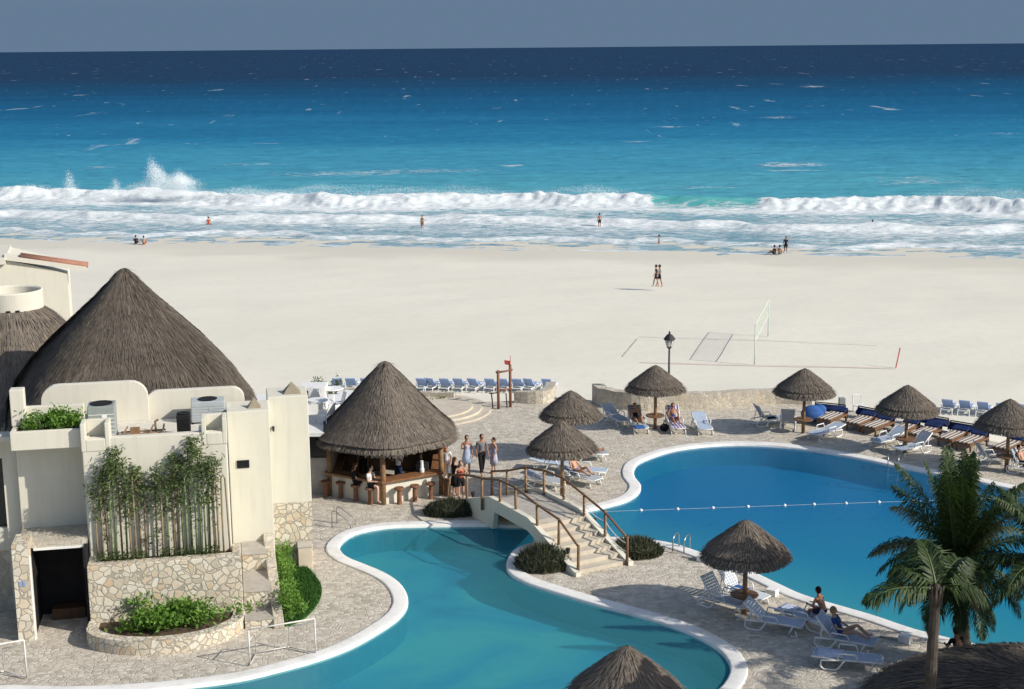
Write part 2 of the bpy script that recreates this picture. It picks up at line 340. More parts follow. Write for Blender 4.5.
# ------------------------------------------------------------ mesh builder
def frame_of(d):
    d = d.normalized(); a = Vector((0, 0, 1)) if abs(d.z) < 0.9 else Vector((1, 0, 0))
    x = a.cross(d).normalized(); return x, d.cross(x)
class MB:
    def __init__(s): s.v = []; s.f = []
    def add(s, vs, fs):
        o = len(s.v); s.v += [tuple(x) for x in vs]; s.f += [tuple(i + o for i in f) for f in fs]; return s
    def box(s, c, size, rz=0, mat=None):
        hx, hy, hz = size[0] / 2, size[1] / 2, size[2] / 2
        vs = [Vector((x, y, z)) for x in (-hx, hx) for y in (-hy, hy) for z in (-hz, hz)]
        m = Matrix.Rotation(rz, 3, 'Z')
        if mat: vs = [mat @ v for v in vs]
        vs = [m @ v + Vector(c) for v in vs]
        return s.add(vs, [(0, 1, 3, 2), (4, 6, 7, 5), (0, 4, 5, 1), (2, 3, 7, 6), (0, 2, 6, 4), (1, 5, 7, 3)])
    def bx(s, x0, x1, y0, y1, z0, z1):
        return s.box(((x0 + x1) / 2, (y0 + y1) / 2, (z0 + z1) / 2), (x1 - x0, y1 - y0, z1 - z0))
    def tube(s, pts, rad, n=8, cap=True, flat=1.0):
        pts = [Vector(p) for p in pts]
        if not hasattr(rad, '__len__'): rad = [rad] * len(pts)
        vs = []; x = None
        for i, p in enumerate(pts):
            d = (pts[min(i + 1, len(pts) - 1)] - pts[max(i - 1, 0)])
            if d.length < 1e-6: d = Vector((0, 0, 1))
            d.normalize()
            if x is None: x, y = frame_of(d)
            else:
                x = x - d * x.dot(d)
                if x.length < 1e-4: x, _ = frame_of(d)
                x.normalize(); y = d.cross(x)
            for k in range(n):
                a = 2 * math.pi * k / n
                vs.append(p + (x * math.cos(a) + y * math.sin(a) * flat) * rad[i])
        fs = []
        for i in range(len(pts) - 1):
            for k in range(n):
                a, b = i * n + k, i * n + (k + 1) % n
                fs.append((a, b, b + n, a + n))
        if cap:
            fs.append(tuple(range(n - 1, -1, -1))); fs.append(tuple(range((len(pts) - 1) * n, len(pts) * n)))
        return s.add(vs, fs)
    def lathe(s, prof, n=24, c=(0, 0, 0), jit=0.0):
        vs = []; c = Vector(c)
        for (rr, z) in prof:
            for k in range(n):
                a = 2 * math.pi * k / n; q = rr * (1 + random.uniform(-jit, jit))
                vs.append(c + Vector((q * math.cos(a), q * math.sin(a), z)))
        fs = [(i * n + k, i * n + (k + 1) % n, (i + 1) * n + (k + 1) % n, (i + 1) * n + k) for i in range(len(prof) - 1) for k in range(n)]
        if prof[0][0] > 1e-4: fs.append(tuple(range(n - 1, -1, -1)))
        if prof[-1][0] > 1e-4: fs.append(tuple(range((len(prof) - 1) * n, len(prof) * n)))
        return s.add(vs, fs)
    def ell(s, c, rad, nu=12, nv=8, mat=None):
        vs = []; fs = []
        for i in range(nv + 1):
            t = math.pi * i / nv
            for k in range(nu):
                a = 2 * math.pi * k / nu
                p = Vector((rad[0] * math.sin(t) * math.cos(a), rad[1] * math.sin(t) * math.sin(a), rad[2] * math.cos(t)))
                if mat: p = mat @ p
                vs.append(p + Vector(c))
        for i in range(nv):
            for k in range(nu):
                fs.append((i * nu + k, (i + 1) * nu + k, (i + 1) * nu + (k + 1) % nu, i * nu + (k + 1) % nu))
        return s.add(vs, fs)
    def prism(s, poly, z0, z1):
        """poly: list of (x,y); extruded in z. z1 may be a list."""
        n = len(poly)
        za = z1 if hasattr(z1, '__len__') else [z1] * n
        vs = [(p[0], p[1], z0) for p in poly] + [(p[0], p[1], za[i]) for i, p in enumerate(poly)]
        fs = [(i, (i + 1) % n, n + (i + 1) % n, n + i) for i in range(n)] + [tuple(range(n - 1, -1, -1)), tuple(range(n, 2 * n))]
        return s.add(vs, fs)
    def wallpoly(s, poly, y0, y1):
        """poly (x,z) extruded along y"""
        n = len(poly)
        vs = [(p[0], y0, p[1]) for p in poly] + [(p[0], y1, p[1]) for p in poly]
        fs = [(i, (i + 1) % n, n + (i + 1) % n, n + i) for i in range(n)] + [tuple(range(n - 1, -1, -1)), tuple(range(n, 2 * n))]
        return s.add(vs, fs)
    def build(s, name, mat, parent=None, smooth=False, bevel=0.0, norm=True):
        me = bpy.data.meshes.new(name); me.from_pydata([tuple(v) for v in s.v], [], s.f)
        if norm:
            bm = bmesh.new(); bm.from_mesh(me)
            bmesh.ops.recalc_face_normals(bm, faces=bm.faces)
            if bevel:
                ed = [e for e in bm.edges if e.is_manifold and e.calc_face_angle(0) > 0.6]
                try: bmesh.ops.bevel(bm, geom=ed, offset=bevel, segments=2, affect='EDGES', profile=0.6)
                except Exception: pass
            bm.to_mesh(me); bm.free()
        if smooth: me.polygons.foreach_set('use_smooth', [True] * len(me.polygons))
        me.materials.append(MATS[mat] if isinstance(mat, str) else mat); me.update()
        o = bpy.data.objects.new(name, me); col.objects.link(o)
        if parent is not None: o.parent = parent
        return o
def tag(o, label=None, cat=None, group=None, kind=None):
    if label: o['label'] = label
    if cat: o['category'] = cat
    if group: o['group'] = group
    if kind: o['kind'] = kind
    return o
def thing(name, label, cat, loc=(0, 0, 0), rz=0, group=None):
    o = bpy.data.objects.new(name, None); o.empty_display_size = 0.2; col.objects.link(o)
    o.location = loc; o.rotation_euler = (0, 0, rz)
    return tag(o, label, cat, group)
def struct(name, mb, mat, **kw): return tag(mb.build(name, mat, **kw), kind='structure')
def dup(root, loc, rz, label=None, group=None, scale=None):
    kids = {}
    for o in ALLKIDS(root): kids.setdefault(o.parent, []).append(o)
    c = root.copy(); col.objects.link(c); c.location = loc; c.rotation_euler = (0, 0, rz)
    if label: c['label'] = label
    if group: c['group'] = group
    if scale: c.scale = scale
    def rec(o, n):
        for k in kids.get(o, []):
            q = k.copy(); col.objects.link(q); q.parent = n; rec(k, q)
    rec(root, c)
    return c
def ALLKIDS(root):
    out = []; st = [root]
    while st:
        x = st.pop()
        for o in x.children: out.append(o); st.append(o)
    return out
# ------------------------------------------------------------ curves / fills
def catmull(pts, closed=True, step=0.3):
    P = [Vector((p[0], p[1])) for p in pts]; n = len(P); out = []
    rng = range(n if closed else n - 1)
    for i in rng:
        if closed: p0, p1, p2, p3 = P[i - 1], P[i], P[(i + 1) % n], P[(i + 2) % n]
        else: p0, p1, p2, p3 = P[max(i - 1, 0)], P[i], P[i + 1], P[min(i + 2, n - 1)]
        d01, d12, d23 = max((p1 - p0).length, 1e-3) ** .5, max((p2 - p1).length, 1e-3) ** .5, max((p3 - p2).length, 1e-3) ** .5
        m1 = (p2 - p1) + d12 * ((p1 - p0) / d01 - (p2 - p0) / (d01 + d12)) if (p1 - p0).length > 1e-3 else (p2 - p1)
        m2 = (p2 - p1) + d12 * ((p3 - p2) / d23 - (p3 - p1) / (d12 + d23)) if (p3 - p2).length > 1e-3 else (p2 - p1)
        k = max(2, int((p2 - p1).length / step))
        for j in range(k):
            t = j / k; t2, t3 = t * t, t * t * t
            out.append((2 * t3 - 3 * t2 + 1) * p1 + (t3 - 2 * t2 + t) * m1 + (-2 * t3 + 3 * t2) * p2 + (t3 - t2) * m2)
    if not closed: out.append(P[-1].copy())
    return out
def offset(loop, d, closed=True):
    n = len(loop); out = []
    for i in range(n):
        a = loop[(i - 1) % n] if closed or i else loop[0]; b = loop[(i + 1) % n] if closed or i < n - 1 else loop[-1]
        t = (b - a).normalized(); out.append(loop[i] + Vector((t.y, -t.x)) * d)
    return out
def fill(loops, z):
    bm = bmesh.new(); E = []
    for L in loops:
        vs = [bm.verts.new((p[0], p[1], z)) for p in L]
        for i in range(len(vs)): E.append(bm.edges.new((vs[i], vs[(i + 1) % len(vs)])))
    bmesh.ops.triangle_fill(bm, use_beauty=True, use_dissolve=False, edges=E, normal=(0, 0, 1))
    me = MB(); me.v = [tuple(v.co) for v in bm.verts]
    bm.verts.index_update(); me.f = [tuple(v.index for v in f.verts) for f in bm.faces]
    bm.free()
    for i, f in enumerate(me.f):
        a, b, c = (Vector(me.v[k]) for k in f[:3])
        if (b - a).cross(c - a).z < 0: me.f[i] = tuple(reversed(f))
    return me
def ribbon(mb, A, B, z, closed=True):
    n = len(A); o = len(mb.v)
    mb.v += [(p[0], p[1], z) for p in A] + [(p[0], p[1], z) for p in B]
    for i in range(n if closed else n - 1):
        j = (i + 1) % n; mb.f.append((o + i, o + j, o + n + j, o + n + i))
def skirt(mb, A, z0, z1, closed=True):
    n = len(A); o = len(mb.v)
    mb.v += [(p[0], p[1], z0) for p in A] + [(p[0], p[1], z1) for p in A]
    for i in range(n if closed else n - 1):
        j = (i + 1) % n; mb.f.append((o + i, o + j, o + n + j, o + n + i))

# ------------------------------------------------------------ pool outline, traced on the deck level
pool_px = [(0, 693), (60, 694), (120, 692), (180, 687), (240, 679), (286, 668), (318, 659), (350, 647), (379, 631), (399, 617), (407.5, 605), (407, 594),
           (399, 582), (384, 572), (364, 563.7), (347, 556.5), (340, 549.5), (341, 543), (355, 533), (384, 527), (413, 525.7), (450, 525), (490, 525), (516, 526),
           (545, 523), (571, 514), (604, 506.5), (626, 500.4), (638, 493), (641, 485), (635, 477), (634, 470), (638, 463), (653, 456), (678, 449), (714, 445),
           (751, 444.3), (784, 446.6), (819, 451.2), (860, 458.2), (911, 469), (952, 476.3), (983, 482.5), (1024, 492), (1075, 508), (1120, 535), (1150, 575), (1140, 625),
           (1090, 658), (1040, 657), (1005, 650), (953, 638.6), (915, 629), (873, 615), (842, 606), (803, 594.4), (777, 582.7), (746, 568.4), (699, 551.6), (678, 544.5), (655, 540),
           (620, 537), (575, 538), (540, 541), (518, 547), (508, 558), (508, 571), (524, 581.5), (548, 589.7), (589, 602), (630, 613), (657.7, 621),
           (685, 630.7), (709.7, 643), (724.7, 655), (730.5, 667), (727, 679), (716, 691), (690, 704), (640, 714), (540, 724), (400, 730), (250, 733), (80, 734), (-80, 732), (-160, 720), (-150, 705), (-70, 697)]
pl = [G(x, y, 0.03) for x, y in pool_px]
POOL = catmull(pl, True, 0.3)
area = sum(POOL[i].x * POOL[(i + 1) % len(POOL)].y - POOL[(i + 1) % len(POOL)].x * POOL[i].y for i in range(len(POOL)))
if area < 0: POOL.reverse()
COP = offset(POOL, 0.50)
# ------------------------------------------------------------ deck
far_px = [(-400, 404), (300, 401), (352, 398), (400, 400), (452, 403), (480, 402), (512, 401), (555, 397), (590, 400), (640, 411), (700, 409), (770, 404), (812, 404), (860, 412), (900, 420), (960, 434), (1024, 448), (1200, 485)]
fp = [G(x, y) for x, y in far_px]
outer = [Vector((p.x, p.y)) for p in fp] + [Vector((60, 50)), Vector((60, 14)), Vector((-60, 14)), Vector((-60, 60))]
dk = fill([outer, offset(POOL, 0.05)], 0.0)
skirt(dk, outer, -1.9, 0.0)
struct('pool_deck', dk, 'paving', norm=False)
cp = MB(); inn = offset(POOL, 0.0)
nC = 5
prof = [(0.0, -0.12), (0.0, 0.02), (0.03, 0.045), (0.07, 0.052), (0.44, 0.052), (0.485, 0.045), (0.50, 0.02), (0.50, -0.01)]
loops = [offset(POOL, d) for d, z in prof]
o = 0
for (d, z), L in zip(prof, loops): cp.v += [(p.x, p.y, z) for p in L]
n = len(POOL)
for k in range(len(prof) - 1):
    for i in range(n):
        j = (i + 1) % n; cp.f.append((k * n + i, k * n + j, (k + 1) * n + j, (k + 1) * n + i))
struct('pool_coping', cp, 'coping', smooth=True, norm=False)
pw = MB(); skirt(pw, offset(POOL, 0.03), -0.95, 0.0); struct('pool_wall', pw, 'water_basin_wall', norm=False)
xs = [p.x for p in POOL]; ys = [p.y for p in POOL]
pf = MB(); x0, x1, y0, y1 = min(xs) - .3, max(xs) + .3, min(ys) - .3, max(ys) + .3
pf.add([(x0, y0, -.95), (x1, y0, -.95), (x1, y1, -.95), (x0, y1, -.95)], [(0, 1, 2, 3)]); struct('pool_floor', pf, 'pool_floor', norm=False)
wt = fill([offset(POOL, 0.02)], -0.06); struct('pool_water', wt, 'pool_water', norm=False)

# ------------------------------------------------------------ numpy noise
rs = np.random.RandomState(3); LAT = rs.rand(256, 256)
def vn(x, y):
    xi = np.floor(x).astype(int); yi = np.floor(y).astype(int); fx = x - xi; fy = y - yi
    fx = fx * fx * (3 - 2 * fx); fy = fy * fy * (3 - 2 * fy)
    a = LAT[xi % 256, yi % 256]; b = LAT[(xi + 1) % 256, yi % 256]; c = LAT[xi % 256, (yi + 1) % 256]; d = LAT[(xi + 1) % 256, (yi + 1) % 256]
    return (a * (1 - fx) + b * fx) * (1 - fy) + (c * (1 - fx) + d * fx) * fy
def fbm(x, y, o=4, g=0.5):
    s = 0; a = 1; t = 0
    for i in range(o): s = s + a * vn(x * 2 ** i + 17.3 * i, y * 2 ** i + 9.1 * i); t += a; a *= g
    return s / t
def sst(a, b, x):
    t = np.clip((x - a) / (b - a), 0, 1); return t * t * (3 - 2 * t)
def gridmesh(name, X, Y, Z, mat, attrs=None, smooth=True):
    ny, nx = X.shape
    v = np.stack([X, Y, Z], -1).reshape(-1, 3).astype(np.float32)
    idx = np.arange(ny * nx).reshape(ny, nx)
    q = np.stack([idx[:-1, :-1], idx[:-1, 1:], idx[1:, 1:], idx[1:, :-1]], -1).reshape(-1, 4)
    me = bpy.data.meshes.new(name); me.vertices.add(len(v)); me.vertices.foreach_set('co', v.ravel())
    me.loops.add(q.size); me.loops.foreach_set('vertex_index', q.ravel().astype(np.int32))
    me.polygons.add(len(q)); me.polygons.foreach_set('loop_start', np.arange(0, q.size, 4, dtype=np.int32))
    me.polygons.foreach_set('loop_total', np.full(len(q), 4, dtype=np.int32))
    me.polygons.foreach_set('use_smooth', [smooth] * len(q)); me.update(calc_edges=True)
    for k, a in (attrs or {}).items():
        at = me.attributes.new(k, 'FLOAT', 'POINT'); at.data.foreach_set('value', a.ravel().astype(np.float32))
    me.materials.append(MATS[mat]); ob = bpy.data.objects.new(name, me); col.objects.link(ob)
    tag(ob, kind='structure'); return ob
SH = 0.20       # the shoreline runs a little askew
# beach: ground sheet under everything, dipping under the sea
yy = np.concatenate([np.linspace(-60, 60, 20), np.linspace(62, 160, 260), np.linspace(165, 320, 30)])
xx = np.linspace(-330, 330, 420)
X, Y = np.meshgrid(xx, yy); S = Y + SH * X - 141.5
Z = -1.0 - 1.0 * sst(-44, 1.5, S) - 2.0 * sst(4, 60, S)
Z = np.where(Y < 66, -1.9, np.where(Y < 69, -1.9 + 0.9 * sst(66, 69, Y), Z)) + (fbm(X * .3, Y * .3, 4) - .5) * 0.16 * sst(66, 72, Y) * sst(2, -10, S)
gridmesh('beach_sand', X, Y, Z, 'sand')
# ------------------------------------------------------------ sea
rows = np.concatenate([125 + np.arange(0, 85, 0.36), np.geomspace(210.3, 420, 190), np.geomspace(424, 90000, 170)])
cols = np.linspace(-0.62, 0.62, 620)
Yg, Sg = np.meshgrid(rows, cols, indexing='ij'); Xg = Sg * Yg
T = Yg + SH * Xg * sst(900, 300, Yg) - 141.5
XP = 512 + Xg / Yg * FOC                       # only used to say along the shore where the wave has broken
brk = 1 - sst(92, 100, Xg / Yg * 1000) * sst(180, 168, Xg / Yg * 1000)
bend = 2.2 * np.sin(Xg / 17.0) + 1.6 * np.sin(Xg / 7.3 + 1.3) + (fbm(Xg / 9, Yg * 0, 3) - .5) * 5
s0 = 42 + bend
d = T - s0
hgt = (1.2 + 0.45 * (fbm(Xg / 6 + 40, Xg * 0, 3) - .5) * 2) 
crest = np.where(d > 0, np.exp(-(d / 5.5) ** 2), np.exp(-(d / 2.0) ** 2)) * hgt
foamturb = (fbm(Xg * 1.1, Yg * 1.1, 3, .6) - .35)
front = np.exp(-((d + 1.6) / 3.2) ** 2)
Zs = -2.0 + crest + brk * front * foamturb * .8
# second, lower bore and the swash
s2 = 22 + 1.5 * np.sin(Xg / 11.0 + 2) + (fbm(Xg / 6 + 7, Yg * 0, 3) - .5) * 4
d2 = T - s2; bore = np.where(d2 > 0, np.exp(-(d2 / 4) ** 2), np.exp(-(d2 / 1.0) ** 2)) * 0.55 * (.5 + fbm(Xg / 5 + 3, Yg * 0, 2))
s3 = 7 + 1.2 * np.sin(Xg / 6.0) + (fbm(Xg / 4 + 70, Yg * 0, 3) - .5) * 4
d3 = T - s3; sw = np.where(d3 > 0, np.exp(-(d3 / 3) ** 2), np.exp(-(d3 / .7) ** 2)) * 0.25
chop = (fbm(Xg / 3.0, Yg / 1.3, 4, .6) - .5) * 0.45 * sst(-2, 12, T)
swell = (fbm(Xg / 40.0 + 5, Yg / 9.0, 3) - .5) * 1.1 * sst(60, 90, T) * sst(1500, 500, Yg)
Zs = Zs + bore + sw + chop * sst(4000, 400, Yg) + swell
edge = 1.0 * (fbm(Xg / 5, Yg * 0 + 3, 3) - .5) * 4
foam = brk * (np.exp(-((d + 2.2) / 3.6) ** 2) * 1.35 + np.where((d <= 0.6), 1, 0) * np.exp(-np.abs(d + 2) / 14) * 0.42)
foam = foam + (1 - brk) * np.exp(-((d + 5.5) / 4.0) ** 2) * 0.7
foam = foam + np.where(d2 < 1.2, np.exp(-np.abs(d2 - .2) / 2.8), 0) * 0.72 + np.where(d3 < 1, np.exp(-np.abs(d3) / 1.8), 0) * .5
foam = foam + np.exp(-np.abs(T - 0.6 - edge * .4) / 0.9) * 0.55
foam = foam + sst(44, 36, T) * (0.22 + 0.12 * sst(0, 12, T) * sst(44, 20, T))
foam = foam + np.where(d > 0, np.exp(-d / 5.0), 0) * 0.18 * sst(.45, .65, fbm(Xg / 7, Yg / 3, 3))
def blob(px, py, wx, wy, a):
    global foam
    p = G(px, py, -2); foam = foam + a * np.exp(-((Xg - p.x) / wx) ** 2 - ((Yg - p.y) / wy) ** 2)
for a in [(160, 144, 4.2, 2.4, 1.1), (185, 143.5, 3, 1.6, .7), (268, 142, 4, 1.6, .55), (788, 163, 6.5, 5.5, .62), (795, 170, 5, 3, .5), (250, 165, 9, 3, .30), (98, 167, 4, 3, .35),
          (430, 172, 16, 5, .33), (512, 167, 2, 1.4, .6), (640, 142, 4, 2, .5), (670, 127, 5, 3, .45), (930, 182, 12, 4, .3), (700, 187, 9, 2, .35), (810, 86, 7, 12, .8),
          (1000, 134, 6, 4, .35), (60, 127, 5, 3, .3), (330, 175, 12, 4, .3), (775, 118, 6, 5, .4), (585, 152, 4, 2, .35), (905, 178, 8, 3, .3)]: blob(*a)
gap = (1 - brk) * np.exp(-((d) / 4.5) ** 2)
gridmesh('sea_water', Xg, Yg, Zs, 'sand', dict(foam=foam, gap=gap, off=T))
def sea_mat():
    m, nt, b = nmat('sea', 0.45, 0.0)
    v = wcoord(nt); sp = nt.nodes.new('ShaderNodeSeparateXYZ'); nt.links.new(v, sp.inputs[0])
    lg = math_(nt, 'LOGARITHM', sp.outputs['Y'], 10.0)
    nb = noisen(nt, mapv(nt, v, (0.006, 0.02, 0)), 1, 4, .55); ns = noisen(nt, mapv(nt, v, (0.10, 0.45, 0)), 1, 6, .65)
    lg2 = math_(nt, 'ADD', lg, math_(nt, 'ADD', math_(nt, 'MULTIPLY', math_(nt, 'SUBTRACT', nb, .5), 0.22), math_(nt, 'MULTIPLY', math_(nt, 'SUBTRACT', ns, .5), 0.05)))
    f = math_(nt, 'MULTIPLY', math_(nt, 'SUBTRACT', lg2, 2.1), 1 / 1.3)
    def st(y): return (math.log10(y) - 2.1) / 1.3
    c = rampn(nt, f, [(st(150), (0.12, 0.33, 0.39)), (st(200), (0.080, 0.32, 0.41)), (st(262), (0.050, 0.255, 0.385)), (st(330), (0.026, 0.180, 0.32)), (st(430), (0.017, 0.125, 0.25)), (st(580), (0.014, 0.092, 0.195)), (st(760), (0.014, 0.066, 0.140)), (st(1050), (0.018, 0.047, 0.098))])
    ag = nt.nodes.new('ShaderNodeAttribute'); ag.attribute_name = 'gap'
    ao = nt.nodes.new('ShaderNodeAttribute'); ao.attribute_name = 'off'
    inn = nt.nodes.new('ShaderNodeMapRange'); inn.inputs['From Min'].default_value = 38; inn.inputs['From Max'].default_value = 26
    nt.links.new(ao.outputs['Fac'], inn.inputs['Value'])
    c = mixc(nt, math_(nt, 'MULTIPLY', inn.outputs[0], 0.85), c, (0.20, 0.335, 0.40))
    c = mixc(nt, ag.outputs['Fac'], c, (0.10, 0.40, 0.40))
    # streaky dark/light water
    c = mixc(nt, rampn(nt, ns, [(0.35, 0.35), (0.55, 0.0)]), c, mixc(nt, 0.75, c, (0.008, 0.04, 0.09)))
    # foam
    af = nt.nodes.new('ShaderNodeAttribute'); af.attribute_name = 'foam'
    n1 = noisen(nt, mapv(nt, v, (0.5, 1.5, 0.5)), 1, 9, 0.72, 0.5)
    n2 = noisen(nt, mapv(nt, v, (0.06, 0.10, 0)), 1, 3, .5)
    ff = math_(nt, 'ADD', af.outputs['Fac'], math_(nt, 'MULTIPLY', math_(nt, 'SUBTRACT', n1, 0.5), 2.7))
    ff = math_(nt, 'ADD', ff, math_(nt, 'MULTIPLY', math_(nt, 'SUBTRACT', n2, 0.5), 0.5))
    fo = rampn(nt, ff, [(0.26, 0.0), (0.80, 1.0)])
    fo = math_(nt, 'MULTIPLY', fo, rampn(nt, af.outputs['Fac'], [(0.05, 0.0), (0.35, 1.0)]))
    # small whitecaps scattered offshore, rarer and longer the farther out
    vw = nt.nodes.new('ShaderNodeVectorMath'); vw.operation = 'SCALE'
    n3 = noisen(nt, mapv(nt, v, (0.26, 0.08, 0)), 1, 4, .6); n4 = noisen(nt, mapv(nt, v, (0.10, 0.014, 0)), 1, 4, .6)
    wc = math_(nt, 'ADD', rampn(nt, n3, [(0.668, 0.0), (0.735, 0.7)]), rampn(nt, n4, [(0.660, 0.0), (0.72, 0.8)]))
    seaw = nt.nodes.new('ShaderNodeMapRange'); seaw.inputs['From Min'].default_value = 240; seaw.inputs['From Max'].default_value = 360
    nt.links.new(sp.outputs['Y'], seaw.inputs['Value'])
    wc = math_(nt, 'MULTIPLY', math_(nt, 'MULTIPLY', wc, seaw.outputs[0]), 0.55)
    fo = math_(nt, 'MAXIMUM', fo, wc)
    fcol = mixc(nt, rampn(nt, noisen(nt, mapv(nt, v, (0.9, 1.6, 1.4)), 1, 7, .75), [(0.36, 0.0), (0.60, 1.0)]), (0.46, 0.54, 0.57), (0.78, 0.80, 0.80))
    nt.links.new(mixc(nt, fo, c, fcol), b.inputs['Base Color'])
    rr = nt.nodes.new('ShaderNodeMapRange'); rr.inputs['To Min'].default_value = 0.35; rr.inputs['To Max'].default_value = 0.95
    nt.links.new(fo, rr.inputs['Value']); nt.links.new(rr.outputs[0], b.inputs['Roughness'])
    rip = noisen(nt, mapv(nt, v, (0.5, 1.6, 0.5)), 1, 6, .7)
    bump(nt, b, math_(nt, 'ADD', rip, math_(nt, 'MULTIPLY', fo, n1)), 0.5, 0.25)
    return m
bpy.data.objects['sea_water'].data.materials[0] = sea_mat()
# spray thrown up by the breaker: a drifting mist of droplets
mm, nt, bb = nmat('spray', 0.9, 0.0); bb.inputs['Base Color'].default_value = (0.93, 0.95, 0.95, 1); bb.inputs['Alpha'].default_value = 0.5
sp_ = MB(); rr = random.Random(5)
def plume(px, w, h, n, lean=0.0, py=203):
    n = int(n * 1.6)
    p = G(px, py, -2.0)
    cl = [(rr.gauss(0, .55), rr.random() ** 1.5) for _ in range(16)]
    for i in range(n):
        ax_, t0 = rr.choice(cl); t = min(1.25, abs(t0 * .85 + rr.gauss(0, .15))); a = (ax_ + rr.gauss(0, .38)) * w * max(.15, 1 - .7 * t)
        q = Vector((p.x + a + lean * t, p.y + rr.gauss(0, .8), -1.0 + t * h + rr.gauss(0, .05))); s = rr.uniform(.008, .030)
        sp_.add([q + Vector((-s, 0, -s)), q + Vector((s, s * .5, -s)), q + Vector((0, -s, -s)), q + Vector((0, 0, s))], [(0, 1, 2), (0, 1, 3), (1, 2, 3), (2, 0, 3)])
plume(186, 3.4, 2.5, 7000, -.6); plume(166, 1.8, 4.3, 5000, -1.4); plume(176, 2.4, 3.2, 4000, .3); plume(74, .8, 3.0, 1300, -.5); plume(116, .8, 2.4, 1000); plume(148, 4.5, 1.7, 3000); plume(255, 7, 1.4, 3000); plume(330, 9, 1.3, 3000); plume(440, 9, 1.35, 3000); plume(590, 7, 1.25, 2000); plume(960, 8, 1.4, 2500, py=208); plume(1010, 5, 1.5, 1500, py=210); plume(30, 7, 1.4, 2500)
tag(sp_.build('sea_spray', 'spray', norm=False), 'white spray thrown up above the breaking wave', 'sea spray', kind='stuff')
# ------------------------------------------------------------ thatch
def thatch_roof(parent, prof, shape, blades, blen=0.35, mat='thatch', n=96, seed=1, name='thatch', droop=0.18, bw=0.03, tier=None):
    """prof: [(radius fraction, z)] from apex to rim ; shape(theta)->radius"""
    rg = random.Random(seed); mb = MB()
    rows_ = []
    for k, (fr, z) in enumerate(prof):
        rows_.append([(fr, z)])
    vs = []
    for fr, z in prof:
        for i in range(n):
            a = 2 * math.pi * i / n; q = shape(a) * fr * (1 + rg.uniform(-.008, .008))
            vs.append((q * math.cos(a), q * math.sin(a), z + rg.uniform(-.01, .01)))
    fs = [(k * n + i, k * n + (i + 1) % n, (k + 1) * n + (i + 1) % n, (k + 1) * n + i) for k in range(len(prof) - 1) for i in range(n)]
    # underside
    o = len(vs); zr = prof[-1][1]
    for i in range(n):
        a = 2 * math.pi * i / n; q = shape(a) * prof[-1][0] * 0.93; vs.append((q * math.cos(a), q * math.sin(a), zr + 0.06))
    vs.append((0, 0, prof[0][1] - 0.35))
    b0 = (len(prof) - 1) * n
    for i in range(n):
        fs.append((b0 + i, b0 + (i + 1) % n, o + (i + 1) % n, o + i)); fs.append((o + i, o + (i + 1) % n, o + n))
    mb.add(vs, fs)
    # lying straws
    cum = [0]
    for k in range(len(prof) - 1):
        (f0, z0), (f1, z1) = prof[k], prof[k + 1]; cum.append(cum[-1] + (f0 + f1) * math.hypot((f1 - f0) * shape(0), z1 - z0))
    def pt(t, a):
        for k in range(len(prof) - 1):
            if t <= cum[k + 1] or k == len(prof) - 2:
                w = (t - cum[k]) / max(cum[k + 1] - cum[k], 1e-6); f = prof[k][0] + (prof[k + 1][0] - prof[k][0]) * w; z = prof[k][1] + (prof[k + 1][1] - prof[k][1]) * w
                q = shape(a) * f; return Vector((q * math.cos(a), q * math.sin(a), z)), k
    for i in range(blades):
        a = rg.uniform(0, 2 * math.pi); t = rg.uniform(0, cum[-1]); p, k = pt(t, a)
        (f0, z0), (f1, z1) = prof[k], prof[k + 1]; s = shape(a)
        dr = Vector(((f1 - f0) * s * math.cos(a), (f1 - f0) * s * math.sin(a), z1 - z0)).normalized()
        side = Vector((-math.sin(a), math.cos(a), 0)); nr = side.cross(dr)
        if nr.z < 0 and abs(dr.z) < .98: nr = -nr
        if nr.dot(Vector((math.cos(a), math.sin(a), 0.2))) < 0: nr = -nr
        L = blen * rg.uniform(.5, 1.2)
        if tier: L = min(L, ((cum[tier] + .05 - t) if k < tier else (cum[-1] + .04 - t)) / (1.0 if k < tier else 1.0) * .55 + .05)
        w = bw * rg.uniform(.5, 1.3); lift = rg.uniform(.01, .05)
        q = p + dr * L + side * rg.uniform(-.12, .12) * L
        mb.add([p + nr * .004 - side * w, p + nr * .004 + side * w, q + nr * lift + side * w * .5, q + nr * lift - side * w * .5], [(0, 1, 2, 3)])
    r = mb.build(name, mat, parent, norm=False)
    # ragged hanging edge
    fb = MB(); nr_ = int(n * 5)
    for i in range(nr_):
        a = 2 * math.pi * i / nr_ + rg.uniform(-.02, .02); s = shape(a) * prof[-1][0] * rg.uniform(.96, 1.02)
        p = Vector((s * math.cos(a), s * math.sin(a), zr + .05)); side = Vector((-math.sin(a), math.cos(a), 0)); outw = Vector((math.cos(a), math.sin(a), 0))
        L = droop * rg.uniform(.6, 1.1) * (1 + .25 * math.sin(a * 5 + seed)); w = bw * 1.2
        q = p + Vector((0, 0, -L)) + outw * L * rg.uniform(-.1, .25) + side * rg.uniform(-.05, .05)
        fb.add([p - side * w, p + side * w, q + side * w * .4, q - side * w * .4], [(0, 1, 2, 3)])
    fb.build('thatch_edge', 'thatch_edge', parent, norm=False)
    return r
